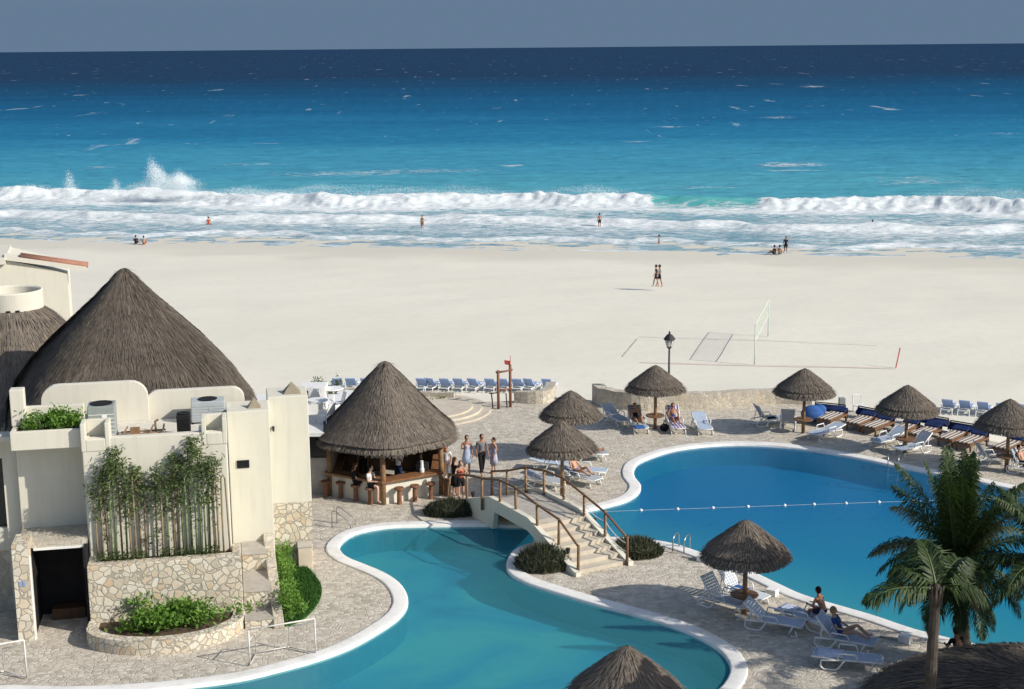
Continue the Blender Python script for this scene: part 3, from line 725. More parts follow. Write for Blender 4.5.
def make_umbrella(label, loc, Rr=1.42, apex=3.08, table=True, seed=1, scale=1.0, rz=0.0):
    t = thing('thatched_umbrella', label, 'parasol', loc, rz, 'thatched umbrellas around the pools')
    z0 = 1.98
    h = apex - z0
    sh = lambda a: Rr * (1 + .02 * math.sin(2 * a + seed) + .015 * math.sin(5 * a + seed * 2))
    prof = [(0.02, z0 + h), (0.10, z0 + h * .94), (0.25, z0 + h * .80), (0.45, z0 + h * .60), (0.65, z0 + h * .395), (0.80, z0 + h * .24), (0.845, z0 + h * .17), (0.82, z0 + h * .15), (0.86, z0 + h * .12), (0.93, z0 + .02), (0.97, z0 - .08)]
    thatch_roof(t, prof, sh, 4200, .30, seed=seed, n=72, droop=.10, tier=6, bw=.018)
    bd0 = MB(); bd0.tube([(sh(k * math.pi / 18) * .852 * math.cos(k * math.pi / 18), sh(k * math.pi / 18) * .852 * math.sin(k * math.pi / 18), z0 + h * .168) for k in range(37)], .014, 5); bd0.build('dark_ring', 'wood_dark', t)  # thin dark tube tracing the line where the upper tier ends
    p = MB(); p.tube([(0, 0, 0), (.01, 0, 1.1), (0, 0, apex - .3)], [.085, .075, .06], 10); p.build('pole', 'wood_pale', t, smooth=True)
    if table:
        q = MB(); q.lathe([(.0, .62), (.42, .62), (.44, .64), (.44, .665), (.42, .68), (.0, .68)], 28); q.build('table', 'wood', t)
    s = MB()
    for k in range(8):
        a = k * math.pi / 4; s.tube([(0, 0, apex - .42), (Rr * .88 * math.cos(a), Rr * .88 * math.sin(a), z0 + .02)], .022, 5)
    s.build('rafters', 'wood_dark', t)
    return t
UMB = [((744, 614), 'nearest fully visible thatched umbrella, with a round wooden table beside the right pool', 1.39, 3.1, True),
       ((655, 429), 'thatched umbrella with a ragged right edge beside the lamp post and two seated sunbathers', 1.38, 3.05, True),
       ((803, 433), 'thatched umbrella behind the far pool edge beside the blue covered loungers', 1.40, 3.05, True),
       ((905, 453), 'thatched umbrella standing over the row of striped wooden loungers behind the pool ladder', 1.36, 3.05, True),
       ((1006, 471), 'thatched umbrella at the far right behind the palm, partly cut off by the frame', 1.42, 3.1, True),
       ((571, 459), 'thatched umbrella on the paving hiding behind another umbrella left of the beach wall', 1.37, 3.05, False),
       ((562, 496), 'thatched umbrella beside the bridge with a sunbather lying under it', 1.42, 3.1, False)]
for i, ((px, py), lb, rr_, ap, tb) in enumerate(UMB):
    make_umbrella(lb, G(px, py), rr_, ap, tb, seed=i + 1)
make_umbrella('thatched umbrella at the bottom edge of the photo in front of the winding pool', (2.72, 33.0, 0), 1.50, 3.25, True, seed=21)

# big low thatched roof, bottom right
tb = thing('thatched_palapa', 'wide dark thatched palapa roof at the bottom right corner below the palms', 'palapa', (13.2, 33.3, 0))
thatch_roof(tb, [(.01, 2.18), (.12, 2.17), (.3, 2.12), (.5, 2.0), (.7, 1.76), (.85, 1.48), (1.0, 1.05)], lambda a: 4.4 * (1 + .02 * math.sin(3 * a)), 13000, .45, seed=31, n=128, droop=.2, bw=.025, mat='thatch_dark')
for k in range(6):
    a = k * math.pi / 3 + .3; p = MB(); p.tube([(3.6 * math.cos(a), 3.6 * math.sin(a), 0), (3.6 * math.cos(a), 3.6 * math.sin(a), 1.3)], .1, 10); p.build('post', 'wood', tb)

# ------------------------------------------------------------ bar hut
HC = Vector((-5.12, 57.0, 0)); HA = 2.62
bar = thing('bar_hut', 'thatched swim bar hut with a tall cone roof and cream counter beside the winding pool', 'bar hut', HC)
hs = lambda a: 2.93 * (1 + .035 * math.cos(6 * (a - R(276))) + .01 * math.sin(3 * a))
thatch_roof(bar, [(.015, 5.18), (.06, 5.12), (.13, 4.9), (.28, 4.44), (.45, 3.87), (.62, 3.32), (.78, 2.84), (.90, 2.52), (.955, 2.38), (.935, 2.34), (.965, 2.26), (.98, 2.12)], hs, 15000, .42, seed=9, n=144, droop=.16, bw=.022, tier=8)
corners = [Vector((HA * math.cos(R(270.5 + 60 * k)), HA * math.sin(R(270.5 + 60 * k)), 0)) for k in range(6)]
for k in range(6):
    c = corners[k] * .98; p = MB(); p.tube([(c.x, c.y, 0), (c.x + .02, c.y, 1.2), (c.x, c.y, 2.5)], [.12, .11, .10], 10); p.build('post', 'wood_pale', bar, smooth=True)
def hexwall(i, r0, r1, z0, z1, mat, name, s0=0.0, s1=1.0):
    a, b = corners[i], corners[(i + 1) % 6]; A = a.lerp(b, s0); B = a.lerp(b, s1)
    m = MB(); m.prism([(A.x * r0, A.y * r0), (B.x * r0, B.y * r0), (B.x * r1, B.y * r1), (A.x * r1, A.y * r1)], z0, z1); return m.build(name, mat, bar)
for i in (5, 0, 1, 4):
    hexwall(i, .90, .985, 0, .88, 'stucco', 'counter_front')
    hexwall(i, .80, 1.06, .883, .97, 'counter_wood', 'counter_top')
for i in (2, 3): hexwall(i, .90, .96, 0, 2.15, 'wood_dark', 'back_wall')
sh = MB()
for z in (1.15, 1.45, 1.75): sh.box((0, .75, z), (2.6, .35, .04))
sh.bx(-1.35, -1.28, .6, .95, 0, 1.9); sh.bx(1.28, 1.35, .6, .95, 0, 1.9)
sh.build('back_shelf', 'wood_dark', bar)
rb = random.Random(4)
def bottle(loc, mat, lab):
    m = MB(); m.lathe([(.0, 0), (.04, 0), (.042, .18), (.015, .24), (.013, .3), (.0, .3)], 8); o = m.build('bottle', mat); o.location = loc; lab = dict(bottle_green='small green glass bottle on the dark shelf inside the bar hut', bottle_amber='small amber glass bottle on the dark shelf inside the bar hut', cloth_white='small white bottle on the dark shelf inside the bar hut')[mat]
    return tag(o, lab, 'bottle', 'bottles on the bar shelf')
for k in range(14):
    x = -1.15 + k * .178
    bottle(HC + Vector((x, .68, 1.17 if k % 2 else 1.47)), ['bottle_green', 'bottle_amber', 'cloth_white'][k % 3], 'small glass bottle on the dark shelf inside the bar hut')
# drink dispenser and boxes on the right counter
a5, b5 = corners[0], corners[1]
m = MB(); q = a5.lerp(b5, .74) * .88; m.lathe([(.0, 0), (.09, 0), (.10, .12), (.075, .16), (.06, .42), (.07, .46), (.0, .48)], 12); o = m.build('drink_blender', 'plastic_white'); o.location = HC + q + Vector((0, 0, .972)); tag(o, 'tall white blender standing on the right bar counter', 'blender')
m = MB(); m.box((0, 0, .16), (.5, .34, .32)); m.box((0, -.175, .18), (.4, .02, .2)); m.box((0, 0, .335), (.44, .28, .03)); q = a5.lerp(b5, .82) * .80; o = m.build('bar_machine', 'black_metal', bevel=.02); o.location = HC + q + Vector((0, 0, .972)); tag(o, 'black machine on the right end of the bar counter', 'bar machine')
# stools
def stool(px, py, lab, big=False, z=0.0):
    p = G(px, py, z); t = thing('bar_stool', lab, 'stool', p, 0, 'wooden bar stools set around the hut')
    m = MB(); m.tube([(0, 0, 0), (0, 0, .60)], [.10, .085], 12); m.build('leg', 'wood_red', t, smooth=False)
    m = MB(); m.lathe([(0, .60), (.19, .60), (.20, .62), (.20, .66), (.18, .68), (0, .68)], 20); m.build('seat', 'wood_red', t)
for a in [(399.5, 504, 'wooden bar stool in the sun, first right of the hut corner post'), (415, 501.5, 'wooden bar stool in the sun, second right of the hut corner post'),
          (431, 499, 'wooden bar stool in the sun, third right of the hut corner post'), (446, 495.5, 'wooden bar stool at the far right end of the counter by the bridge rail'),
          (370.5, 504, 'wooden bar stool under the man in the white shirt'), (356, 501, 'wooden bar stool under the person in black'),
          (341, 498, 'shaded wooden bar stool left of the seated people'), (326, 497, 'shaded wooden bar stool near the left end of the counter'), (314, 492, 'shaded wooden bar stool farthest left next to the building corner')]: stool(*a)

# ------------------------------------------------------------ bridge
Lb = [(578, 571, .12), (558.6, 546.4, .50), (537.5, 531, .8), (516, 513.7, 1.0), (500, 506, 1.0), (482, 503.5, .8), (467, 499.7, .5), (450, 498.7, .1)]
Rb = [(627, 562, .12), (605, 539, .50), (584, 521, .8), (564, 504, 1.0), (544, 495.5, 1.0), (526, 492, .8), (507, 495, .5), (491.8, 495, .1)]
LW = [G(*q) for q in Lb]; RW = [G(*q) for q in Rb]
base = (LW[0] + RW[0]) / 2; base.z = 0
br = thing('foot_bridge', 'arched cream footbridge with timber rails and stone steps crossing the pool channel', 'bridge', base)
LW = [p - base for p in LW]; RW = [p - base for p in RW]
ax = ((LW[3] + RW[3]) / 2 - (LW[0] + RW[0]) / 2); ax.z = 0; ax.normalize(); sdv = Vector((ax.y, -ax.x, 0))
def zprof(s):      # deck height along the bridge
    return 0.0 if s < 0 else (s / 3.05 * 1.0 if s < 3.05 else (1.02 if s < 6.0 else max(0.0, 1.02 - (s - 6.0) / 3.2 * 1.02)))
mid = [(a + b) / 2 for a, b in zip(LW, RW)]
sl = [m.dot(ax) for m in mid]
hw = 0.98
body = MB(); NS = 64; smax = 9.2; ring = []
steps = MB(); nst = 7
for side, nm in ((-1, 'side_wall'), (1, 'side_wall')):
    e1, e2 = ((540, 556), (517, 525)) if side < 0 else ((600, 537), (585, 511))
    sA, sB = (G(*e1) - base).dot(ax), (G(*e2) - base).dot(ax); SA, SW = (sA + sB) / 2, abs(sB - sA) / 2 + .1
    w = MB()
    for i in range(NS):
        s_0, s_1 = smax * i / NS - .15, smax * (i + 1) / NS - .15
        def und(s):
            c = (s - SA) / SW
            return zprof(s) - .34
        vv = []
        for s in (s_0, s_1):
            zt = zprof(s) + .15; zb = und(s) if abs((s - SA) / SW) <= 1 else -0.02
            for off in (side * (hw - .02), side * (hw + .18)):
                q = ax * s + sdv * off; vv += [(q.x, q.y, zb), (q.x, q.y, zt)]
        w.add(vv, [(0, 1, 3, 2), (4, 5, 7, 6), (0, 1, 5, 4), (2, 3, 7, 6), (1, 3, 7, 5), (0, 2, 6, 4)])
    w.build(nm, 'stucco', br)
# steps up from the island
for k in range(nst):
    s_0 = .02 + k * 3.05 / nst; z = (k + 1) * 1.0 / nst
    q = ax * (s_0 + 3.05 / nst / 2); steps.box((q.x, q.y, z / 2), (2 * hw - .06, 3.05 / nst - .003, z), math.atan2(sdv.y, sdv.x))
st = steps.build('steps', 'step_stone', br, bevel=.012)
dkb = MB()
for i in range(24):
    s_0, s_1 = 3.07 + 6.0 * i / 24, 3.07 + 6.0 * (i + 1) / 24; vv = []
    for s in (s_0, s_1):
        for off in (-hw + .03, hw - .03):
            q = ax * s + sdv * off; zt = zprof(s); vv += [(q.x, q.y, max(zt - .25, -.05)), (q.x, q.y, zt)]
    dkb.add(vv, [(1, 3, 7, 5), (0, 2, 6, 4), (0, 1, 3, 2), (4, 5, 7, 6), (0, 1, 5, 4), (2, 3, 7, 6)])
dkb.build('deck_slab', 'concrete', br)
rj = random.Random(2)
for side, A in ((-1, LW), (1, RW)):
    tops = []
    for i, p in enumerate(A):
        h = .98 if i else .86
        q = MB(); b0 = Vector((p.x, p.y, p.z - .25)); t0 = Vector((p.x + rj.uniform(-.02, .02), p.y, p.z + h))
        q.tube([b0, (b0 + t0) / 2, t0 + Vector((0, 0, .06))], [.055, .05, .048], 8); q.build('post', 'wood_pale' if i else 'wood', br, smooth=True); tops.append(t0)
    q = MB(); q.tube(tops, .042, 8); q.build('handrail', 'wood', br, smooth=True)
    for lv in (.36, .66):
        pts = []
        for i in range(len(A) - 1):
            a = A[i] + Vector((0, 0, lv)); b = A[i + 1] + Vector((0, 0, lv))
            for k in range(6):
                t = k / 6; pts.append(a.lerp(b, t) - Vector((0, 0, .12 * 4 * t * (1 - t))))
        pts.append(A[-1] + Vector((0, 0, lv)))
        if side > 0: q = MB(); q.tube(pts, .016, 6); q.build('rope', 'rope_white', br)
for px, py, z, lb in ((473, 499, .35, 'small black spotlight on the near side of the bridge above the shrub'), (568, 556, .35, 'small black spotlight beside the lower bridge steps'), (594, 526, .5, 'small black spotlight on the far side of the bridge over the pool')):
    p = G(px, py, z); t = thing('spotlight', lb, 'spotlight', p)
    m = MB(); m.tube([(0, 0, -.15), (0, 0, .12)], .02, 6); m.build('stem', 'black_metal', t)
    m = MB(); m.lathe([(0, .10), (.05, .10), (.085, .28), (0, .28)], 12); m.build('lamp_head', 'black_metal', t)
# ------------------------------------------------------------ resort building (local frame u right, v back)
BO = Vector((-12.94, 41.69, 0)); BT = R(11)
def BW(u, v, z=0): return BO + Vector((math.cos(BT) * u - math.sin(BT) * v, math.sin(BT) * u + math.cos(BT) * v, z))
bd = thing('resort_building', 'cream resort building with roof terrace, square parapet boxes and stone clad base', 'building', BO, BT)
ZT = 5.93; ZR = 5.42
def part(name, mat, fn, parent=bd, **kw):
    m = MB(); fn(m); return m.build(name, mat, parent, **kw)
m = MB()
m.bx(0, 4.32, 1.0, 1.27, 0, ZT); m.bx(0, .22, 1.27, 4.9, 0, ZT); m.bx(4.10, 4.32, 1.27, 3.48, 0, ZT)       # bamboo facade and its return
m.build('facade_wall', 'stucco', bd, bevel=.03)
part('roof_terrace', 'roof_screed', lambda m: m.bx(.22, 4.10, 1.27, 4.98, ZR - .25, ZR))
# hollow square parapet boxes at the two ends of the facade
def pbox(u0, u1, zt, zlow):
    m = MB(); w = .14; y0, y1 = .98, 1.70
    m.bx(u0, u0 + w, y0, y1, ZT - .4, zt); m.bx(u1 - w, u1, y0, y1, ZT - .4, zt); m.bx(u0 + w, u1 - w, y1 - w, y1, ZT - .4, zt); m.bx(u0 + w, u1 - w, y0, y0 + w, ZT - .4, zlow)
    m.bx(u0 + w, u1 - w, y0 + w, y1 - w, ZT - .4, ZT - .3)
    m.build('parapet_box', 'stucco', bd, bevel=.025)
pbox(-.02, .84, 6.40, 5.90); pbox(3.58, 4.35, 6.36, 5.90)
# block A and block B to the right
part('stair_block', 'stucco', lambda m: m.bx(4.34, 5.72, 3.5, 4.95, 0, 5.92), bevel=.03)
part('corner_block', 'stucco', lambda m: m.bx(5.70, 7.06, 4.85, 6.3, 2.25, 6.02), bevel=.03)
part('corner_base', 'rubble', lambda m: m.bx(5.66, 7.04, 4.80, 6.25, 0, 2.25))
simple('stone_tan', (0.30, 0.26, 0.19), (0.24, 0.21, 0.15), 6, .9)
def cap(u, v, w, z, h):
    m = MB(); m.add([(u - w, v - w, z), (u + w, v - w, z), (u + w, v + w, z), (u - w, v + w, z), (u, v, z + h)], [(0, 1, 4), (1, 2, 4), (2, 3, 4), (3, 0, 4), (3, 2, 1, 0)])
    m.build('pyramid_cap', 'stone_tan', bd)
cap(5.25, 4.0, .22, 5.92, .34); cap(6.55, 5.4, .30, 6.02, .38)
part('vent_grille', 'dark', lambda m: [m.bx(4.60, 5.0, 3.47, 3.52, 4.0, 4.26)] + [m.bx(4.60, 5.0, 3.455, 3.47, 4.03 + .06 * k, 4.05 + .06 * k) for k in range(4)])
part('wall_camera', 'black_metal', lambda m: [m.bx(5.82, 5.90, 4.72, 4.86, 4.93, 5.01), m.tube([(5.86, 4.73, 4.95), (5.86, 4.62, 4.90)], .035, 8)])
# rear parapets with rounded shoulders
def arch(u0, u1, zb, zt, r, v, th=.25):
    p = [(u0, zb)]
    for k in range(7):
        a = math.pi - math.pi / 2 * k / 6; p.append((u0 + r + r * math.cos(a), zt - r + r * math.sin(a)))
    for k in range(7):
        a = math.pi / 2 - math.pi / 2 * k / 6; p.append((u1 - r + r * math.cos(a), zt - r + r * math.sin(a)))
    p.append((u1, zb)); m = MB(); m.wallpoly(p, v, v + th); m.build('rear_parapet', 'stucco_white', bd, bevel=.02)
arch(-1.62, 1.80, 3.5, 6.77, .55, 5.0); arch(1.7, 4.95, 3.5, 6.34, .40, 5.26)
part('rear_wall', 'stucco', lambda m: m.bx(-2.3, 5.2, 5.55, 5.8, 0, 5.4))
# left recess with door, shaded wall and the roof planter over it
part('recess_wall', 'stucco', lambda m: (m.bx(-2.12, 0, 2.3, 2.5, 2.6, 6.72)), bevel=.02)
part('end_pier', 'stucco_white', lambda m: m.prism([(-2.14, 2.0), (-1.72, 2.0), (-1.72, 2.4), (-2.14, 2.4)], 6.2, 7.35), bevel=.03)
def pbx(m):
    m.bx(-2.1, -.01, 1.25, 1.40, 5.62, 6.20); m.bx(-2.1, -1.96, 1.40, 2.19, 5.62, 6.20); m.bx(-1.96, -.01, 1.40, 2.19, 5.62, 5.75)
part('roof_planter', 'stucco', pbx, bevel=.02)
part('planter_soil', 'soil', lambda m: m.bx(-1.96, -.03, 1.405, 2.18, 5.76, 6.10))
def door(m):
    m.bx(-1.66, -.02, .75, 1.05, 2.66, 2.84); m.bx(-2.1, -.02, 1.05, 2.29, 2.70, 2.82)
part('door_lintel', 'rubble_grey', door)
part('door_pillar', 'rubble', lambda m: m.bx(-2.12, -1.66, -.05, 1.04, 0, 3.05))
part('door_frame', 'white_paint', lambda m: [m.bx(-1.655, -1.60, .02, .10, 0, 2.65), m.bx(-1.60, -.05, .67, .745, 2.60, 2.66)])
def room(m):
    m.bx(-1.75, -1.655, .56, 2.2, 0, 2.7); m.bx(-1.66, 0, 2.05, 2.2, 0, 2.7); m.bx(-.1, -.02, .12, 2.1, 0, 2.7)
part('door_room', 'dark', room)  # near-black wall colour stands in for the shade deep inside the doorway
part('inner_bench', 'wood_dark', lambda m: m.bx(-1.3, -.3, 1.5, 2.0, 0, .35))
part('door_sign', 'cushion_blue', lambda m: [m.bx(-1.98, -1.90, -.07, -.052, 1.75, 1.92), m.bx(-1.86, -1.78, -.07, -.052, 1.75, 1.92)])
# shaded wing at the far left
part('left_wing', 'stucco', lambda m: [m.bx(-7, -2.13, 2.6, 3.0, 5.05, 5.75), m.bx(-7, -2.6, 2.7, 3.0, 2.0, 2.75), m.bx(-2.6, -2.13, 2.6, 3.0, 0, 5.05)])
part('left_window', 'dark_glass', lambda m: m.bx(-7, -2.6, 2.86, 2.95, 2.7, 5.05))
part('left_base', 'rubble_grey', lambda m: m.bx(-7, -2.6, 2.75, 3.0, 0, 2.0))
part('left_canopy', 'stucco', lambda m: m.bx(-7, -2.2, 1.9, 2.62, 5.75, 5.9))
# retaining wall of the bamboo bed
rw = MB(); rw.bx(0, 4.6, 0, .42, 0, 2.20); rw.bx(0, .3, .42, .99, 0, 2.2); rw.bx(4.33, 4.6, .42, 1.25, 0, 2.20)
rw.build('bamboo_bed_wall', 'rubble', bd, bevel=.03)
part('bamboo_bed_soil', 'soil', lambda m: m.bx(.3, 4.33, .42, .995, 1.4, 2.05))
# steps
def stp(m):
    m.bx(4.62, 5.60, -.55, .9, 0, .27); m.bx(4.62, 5.60, .35, 2.3, .0, .85); m.bx(4.62, 5.60, 2.22, 3.48, 0, 1.42)
part('garden_steps', 'rubble', stp, bevel=.02)
part('step_tread', 'concrete', lambda m: [m.bx(4.62, 5.58, -.57, .345, .272, .30), m.bx(4.62, 5.50, .33, 2.215, .852, .88), m.bx(4.62, 5.40, 2.20, 3.47, 1.422, 1.45)])
def slope(m):
    p = [(-.7, 0), (-.7, .22), (3.48, 1.70), (3.48, 0)]
    n = 4; u0, u1 = 5.34, 5.66
    vs = [(u0 + (.15 if q[0] < 0 else 0), q[0], q[1]) for q in p] + [(u1 + (.15 if q[0] < 0 else 0), q[0], q[1]) for q in p]
    m.add(vs, [(i, (i + 1) % n, n + (i + 1) % n, n + i) for i in range(n)] + [(3, 2, 1, 0), (4, 5, 6, 7)])
part('sloping_wall', 'rubble_grey', slope, bevel=.03)

# half-round planter
hp = thing('stone_planter', 'half round low stone planter with green shrub in front of the bamboo wall', 'planter', BO, BT)
pts = [(-.03, -.01), (-.05, -.8), (.15, -1.15), (.55, -1.5), (1.3, -1.85), (2.3, -1.98), (3.3, -1.8), (4.0, -1.4), (4.5, -.8), (4.63, -.01)]
ol = catmull(pts, False, .2)
cx, cy = 2.3, -.1
il = [Vector((cx + (p.x - cx) * .86, cy + (p.y - cy) * .82 if p.y < cy else p.y)) for p in ol]
m = MB(); skirt(m, ol, 0, .46, False); skirt(m, il, .3, .46, False); ribbon(m, ol, il, .46, False); m.build('planter_wall', 'rubble', hp, norm=False)
m = MB(); m.prism([(p.x, p.y) for p in il], .2, .38); m.build('soil', 'soil', hp)

# ------------------------------------------------------------ foliage helpers
def leafcloud(mb, c, rad, n, size, seed, up_=0.3, aspect=.4, shape=None):
    rg = random.Random(seed); c = Vector(c)
    cl = [(Vector((rg.gauss(0, .45) * rad[0], rg.gauss(0, .45) * rad[1], abs(rg.gauss(.35, .35)) * rad[2]))) for _ in range(max(4, n // 60))]
    for i in range(n):
        k = rg.choice(cl); p = c + k + Vector((rg.gauss(0, .17) * rad[0], rg.gauss(0, .17) * rad[1], rg.gauss(0, .14) * rad[2]))
        if shape and not shape(p): continue
        d = Vector((rg.gauss(0, 1), rg.gauss(0, 1), rg.gauss(up_, .7))).normalized(); s = d.cross(Vector((rg.gauss(0, 1), rg.gauss(0, 1), rg.gauss(0, 1)))).normalized()
        L = size * rg.uniform(.6, 1.3); w = L * aspect * .5
        mb.add([p, p + d * L * .5 + s * w, p + d * L, p + d * L * .5 - s * w], [(0, 1, 2, 3)])
def shrub(name, label, cat, loc, rz, rad, n, size, mat, seed, up_=.5, aspect=.4, group=None, stems=6):
    t = thing(name, label, cat, loc, rz, group); m = MB(); leafcloud(m, (0, 0, .05), rad, n, size, seed, up_, aspect); m.build('foliage', mat, t, norm=False)
    s = MB(); rg = random.Random(seed)
    for k in range(stems):
        a = rg.uniform(0, 6.3); s.tube([(0.3 * rad[0] * math.cos(a), .3 * rad[1] * math.sin(a), -.1), (rad[0] * .6 * math.cos(a), rad[1] * .6 * math.sin(a), rad[2] * .7)], [.02, .008], 5)
    s.build('stem', 'bark', t); return t
shrub('green_shrub', 'bright green leafy shrub growing in the half round stone planter', 'shrub', BW(2.35, -.85, .38), BT, (1.45, .55, .62), 3400, .17, 'leaf_bright', 11, .7)
shrub('roof_plant', 'straggly bright green plant growing in the roof planter over the shaded doorway', 'plant', BW(-1.0, 1.8, 6.08), BT, (.95, .30, .55), 1700, .15, 'leaf_bright', 12, .5)
# bamboo
def bamboo(label, us, seed, lean=0.0, tops=None):
    t = thing('bamboo_clump', label, 'bamboo', BW((us[0] + us[-1]) / 2, .68, 2.05), BT, 'bamboo clumps against the cream facade'); u0 = (us[0] + us[-1]) / 2
    rg = random.Random(seed); lf = MB()
    for i, u in enumerate(us):
        h = (tops[i] if tops else 3.0) + rg.uniform(-.15, .15); v = rg.uniform(-.2, .2); q = MB(); le = rg.uniform(-.05, .05) + lean
        pts = [(u - u0, v, -.1), (u - u0 + le * .5, v + rg.uniform(-.03, .03), h * .5), (u - u0 + le, v, h)]
        q.tube(pts, [.032, .030, .014], 7)
        for k in range(int(h / .32)):
            z = .2 + k * .32; q.lathe([(.030, z - .012), (.037, z), (.030, z + .012)], 7, (u - u0 + le * z / h, v, 0))
        q.build('culm', 'bamboo' if rg.random() < .62 else 'bamboo_dry', t, smooth=True)
        for b in range(22):
            z = h - abs(rg.gauss(0, .70)) + .15; c = Vector((u - u0 + le + rg.gauss(0, .10), min(v + rg.gauss(0, .16), .25), z))
            for l in range(9):
                d = Vector((rg.gauss(0, 1), rg.gauss(0, 1), rg.gauss(-.2, .6))).normalized(); s = d.cross(Vector((rg.gauss(0, 1), rg.gauss(0, 1), rg.gauss(0, 1)))).normalized()
                p = c + Vector((rg.gauss(0, .07), rg.gauss(0, .07), rg.gauss(0, .07))); L = rg.uniform(.10, .19); w = L * .15
                lf.add([p, p + d * L * .5 + s * w, p + d * L, p + d * L * .5 - s * w], [(0, 1, 2, 3)])
        if rg.random() < .5:
            for l in range(50):
                p = Vector((u - u0 + rg.gauss(0, .06), v - .05, rg.uniform(.1, h))); d = Vector((rg.gauss(0, 1), -.4, rg.gauss(0, .6))).normalized(); s = d.cross(Vector((0, .3, 1))).normalized(); L = .12
                lf.add([p, p + d * L * .5 + s * .014, p + d * L, p + d * L * .5 - s * .014], [(0, 1, 2, 3)])
    for l in range(500):
        p = Vector((rg.uniform(us[0], us[-1]) - u0, rg.gauss(-.2, .12), rg.uniform(0, .35))); d = Vector((rg.gauss(0, 1), rg.gauss(0, 1), .8)).normalized(); s = d.cross(Vector((rg.random(), .3, .2))).normalized(); L = .14
        lf.add([p, p + d * L * .5 + s * .02, p + d * L, p + d * L * .5 - s * .02], [(0, 1, 2, 3)])
    lf.build('foliage', 'leaf_bamboo', t, norm=False)
bamboo('left bamboo clump with green canes and a dense dark leafy top by the doorway', [.28, .44, .58, .72, .86, 1.0, 1.15, 1.30, 1.44, 1.58, 1.74], 3, .02, [2.5, 2.6, 2.9, 3.2, 3.3, 3.3, 3.1, 2.6, 2.7, 2.7, 2.6])
bamboo('right bamboo clump, wider and taller, with mixed green and dry canes', [2.05, 2.25, 2.42, 2.58, 2.72, 2.86, 2.98, 3.12, 3.26, 3.4, 3.54, 3.66, 3.80, 3.94], 5, .03, [2.6, 2.5, 2.7, 2.8, 3.1, 3.0, 2.9, 3.5, 3.7, 3.3, 3.0, 2.9, 2.8, 3.0])
m = MB(); pt = [(0, 0, -.1), (.0, 0, 1.2), (.02, 0, 2.45), (.08, .02, 2.58), (.14, .02, 2.45), (.17, 0, 1.3), (.20, 0, -.1)]; m.tube(pt, .028, 7)
o = m.build('bent_cane', 'bamboo_dry', smooth=True); o.location = BW(4.08, .7, 2.05); o.rotation_euler[2] = BT; tag(o, 'dry cane bent over into a hoop at the right end of the bamboo bed', 'cane')

# AC units and roof clutter
def ac(label, u, v, w, d, h, mat, z=ZR):
    t = thing('air_conditioner', label, 'air conditioner', BW(u, v, z), BT, 'air conditioners on the roof terrace')
    m = MB(); m.bx(-w / 2, w / 2, -d / 2, d / 2, .05, h); m.build('housing', mat, t, bevel=.03)
    m = MB(); m.lathe([(.0, h + .005), (d * .40, h + .005), (d * .42, h + .03), (d * .38, h + .035), (0, h + .02)], 24); m.build('fan_grille', 'dark', t)
    m = MB()
    for k in range(6): m.bx(-w / 2 + .03, w / 2 - .03, -d / 2 - .012, -d / 2 - .004, .12 + k * h / 8, .14 + k * h / 8)
    m.bx(.02, .18, -d / 2 - .015, -d / 2 - .005, h * .6, h * .74); m.build('front_panel', 'white_paint' if 'tall' in label else mat, t)
    m = MB(); m.bx(-w / 2, -w / 2 + .08, -d / 2, d / 2, 0, .06); m.bx(w / 2 - .08, w / 2, -d / 2, d / 2, 0, .06); m.build('foot', 'dark', t)
ac('tall grey green air conditioner on the roof terrace beside the left parapet box', .45, 3.3, .84, .84, 1.05, 'grey_ac')
ac('low wide grey air conditioner in front of the right rear parapet', 3.75, 4.45, 1.1, .75, .74, 'grey_ac_light')
ac('small black air conditioner on the roof terrace beside the low grey one', 3.0, 2.6, .42, .5, .75, 'dark')
m = MB()
for k, (a, b) in enumerate([((1.0, 3.1), (2.4, 3.15)), ((1.2, 2.6), (2.3, 2.7)), ((1.9, 2.2), (2.0, 3.6)), ((1.1, 2.2), (1.2, 3.4)), ((2.35, 2.3), (2.35, 3.4))]):
    m.tube([(a[0], a[1], .12 + .03 * k), (b[0], b[1], .12 + .03 * k)], .03, 6)
m.tube([(2.1, 3.0, 0), (2.1, 3.0, .45), (2.2, 3.0, .5)], .04, 6); m.bx(1.3, 1.6, 2.9, 3.2, 0, .25)
o = m.build('roof_pipes', 'wood_pale'); o.location = BW(0, 0, ZR); o.rotation_euler[2] = BT; tag(o, 'tangle of brown pipes lying on the roof terrace between the air conditioners', 'pipes')
def bx_obj(name, label, cat, p, rz, size, mat, bevel=.02):
    m = MB(); m.box((0, 0, size[2] / 2), size); o = m.build(name, mat, bevel=bevel); o.location = p; o.rotation_euler[2] = rz; return tag(o, label, cat)
t = thing('rubbish_bin', 'beige rectangular rubbish bin standing against the stone corner of the building', 'bin', G(305.5, 566), BT)
m = MB(); m.bx(-.24, .24, -.22, .22, 0, .72); m.build('bin_body', 'bin_beige', t, bevel=.02)
m = MB(); m.prism([(-.25, -.23), (.25, -.23), (.25, .23), (-.25, .23)], .725, [.78, .78, .9, .9]); m.build('lid', 'concrete', t, bevel=.01)
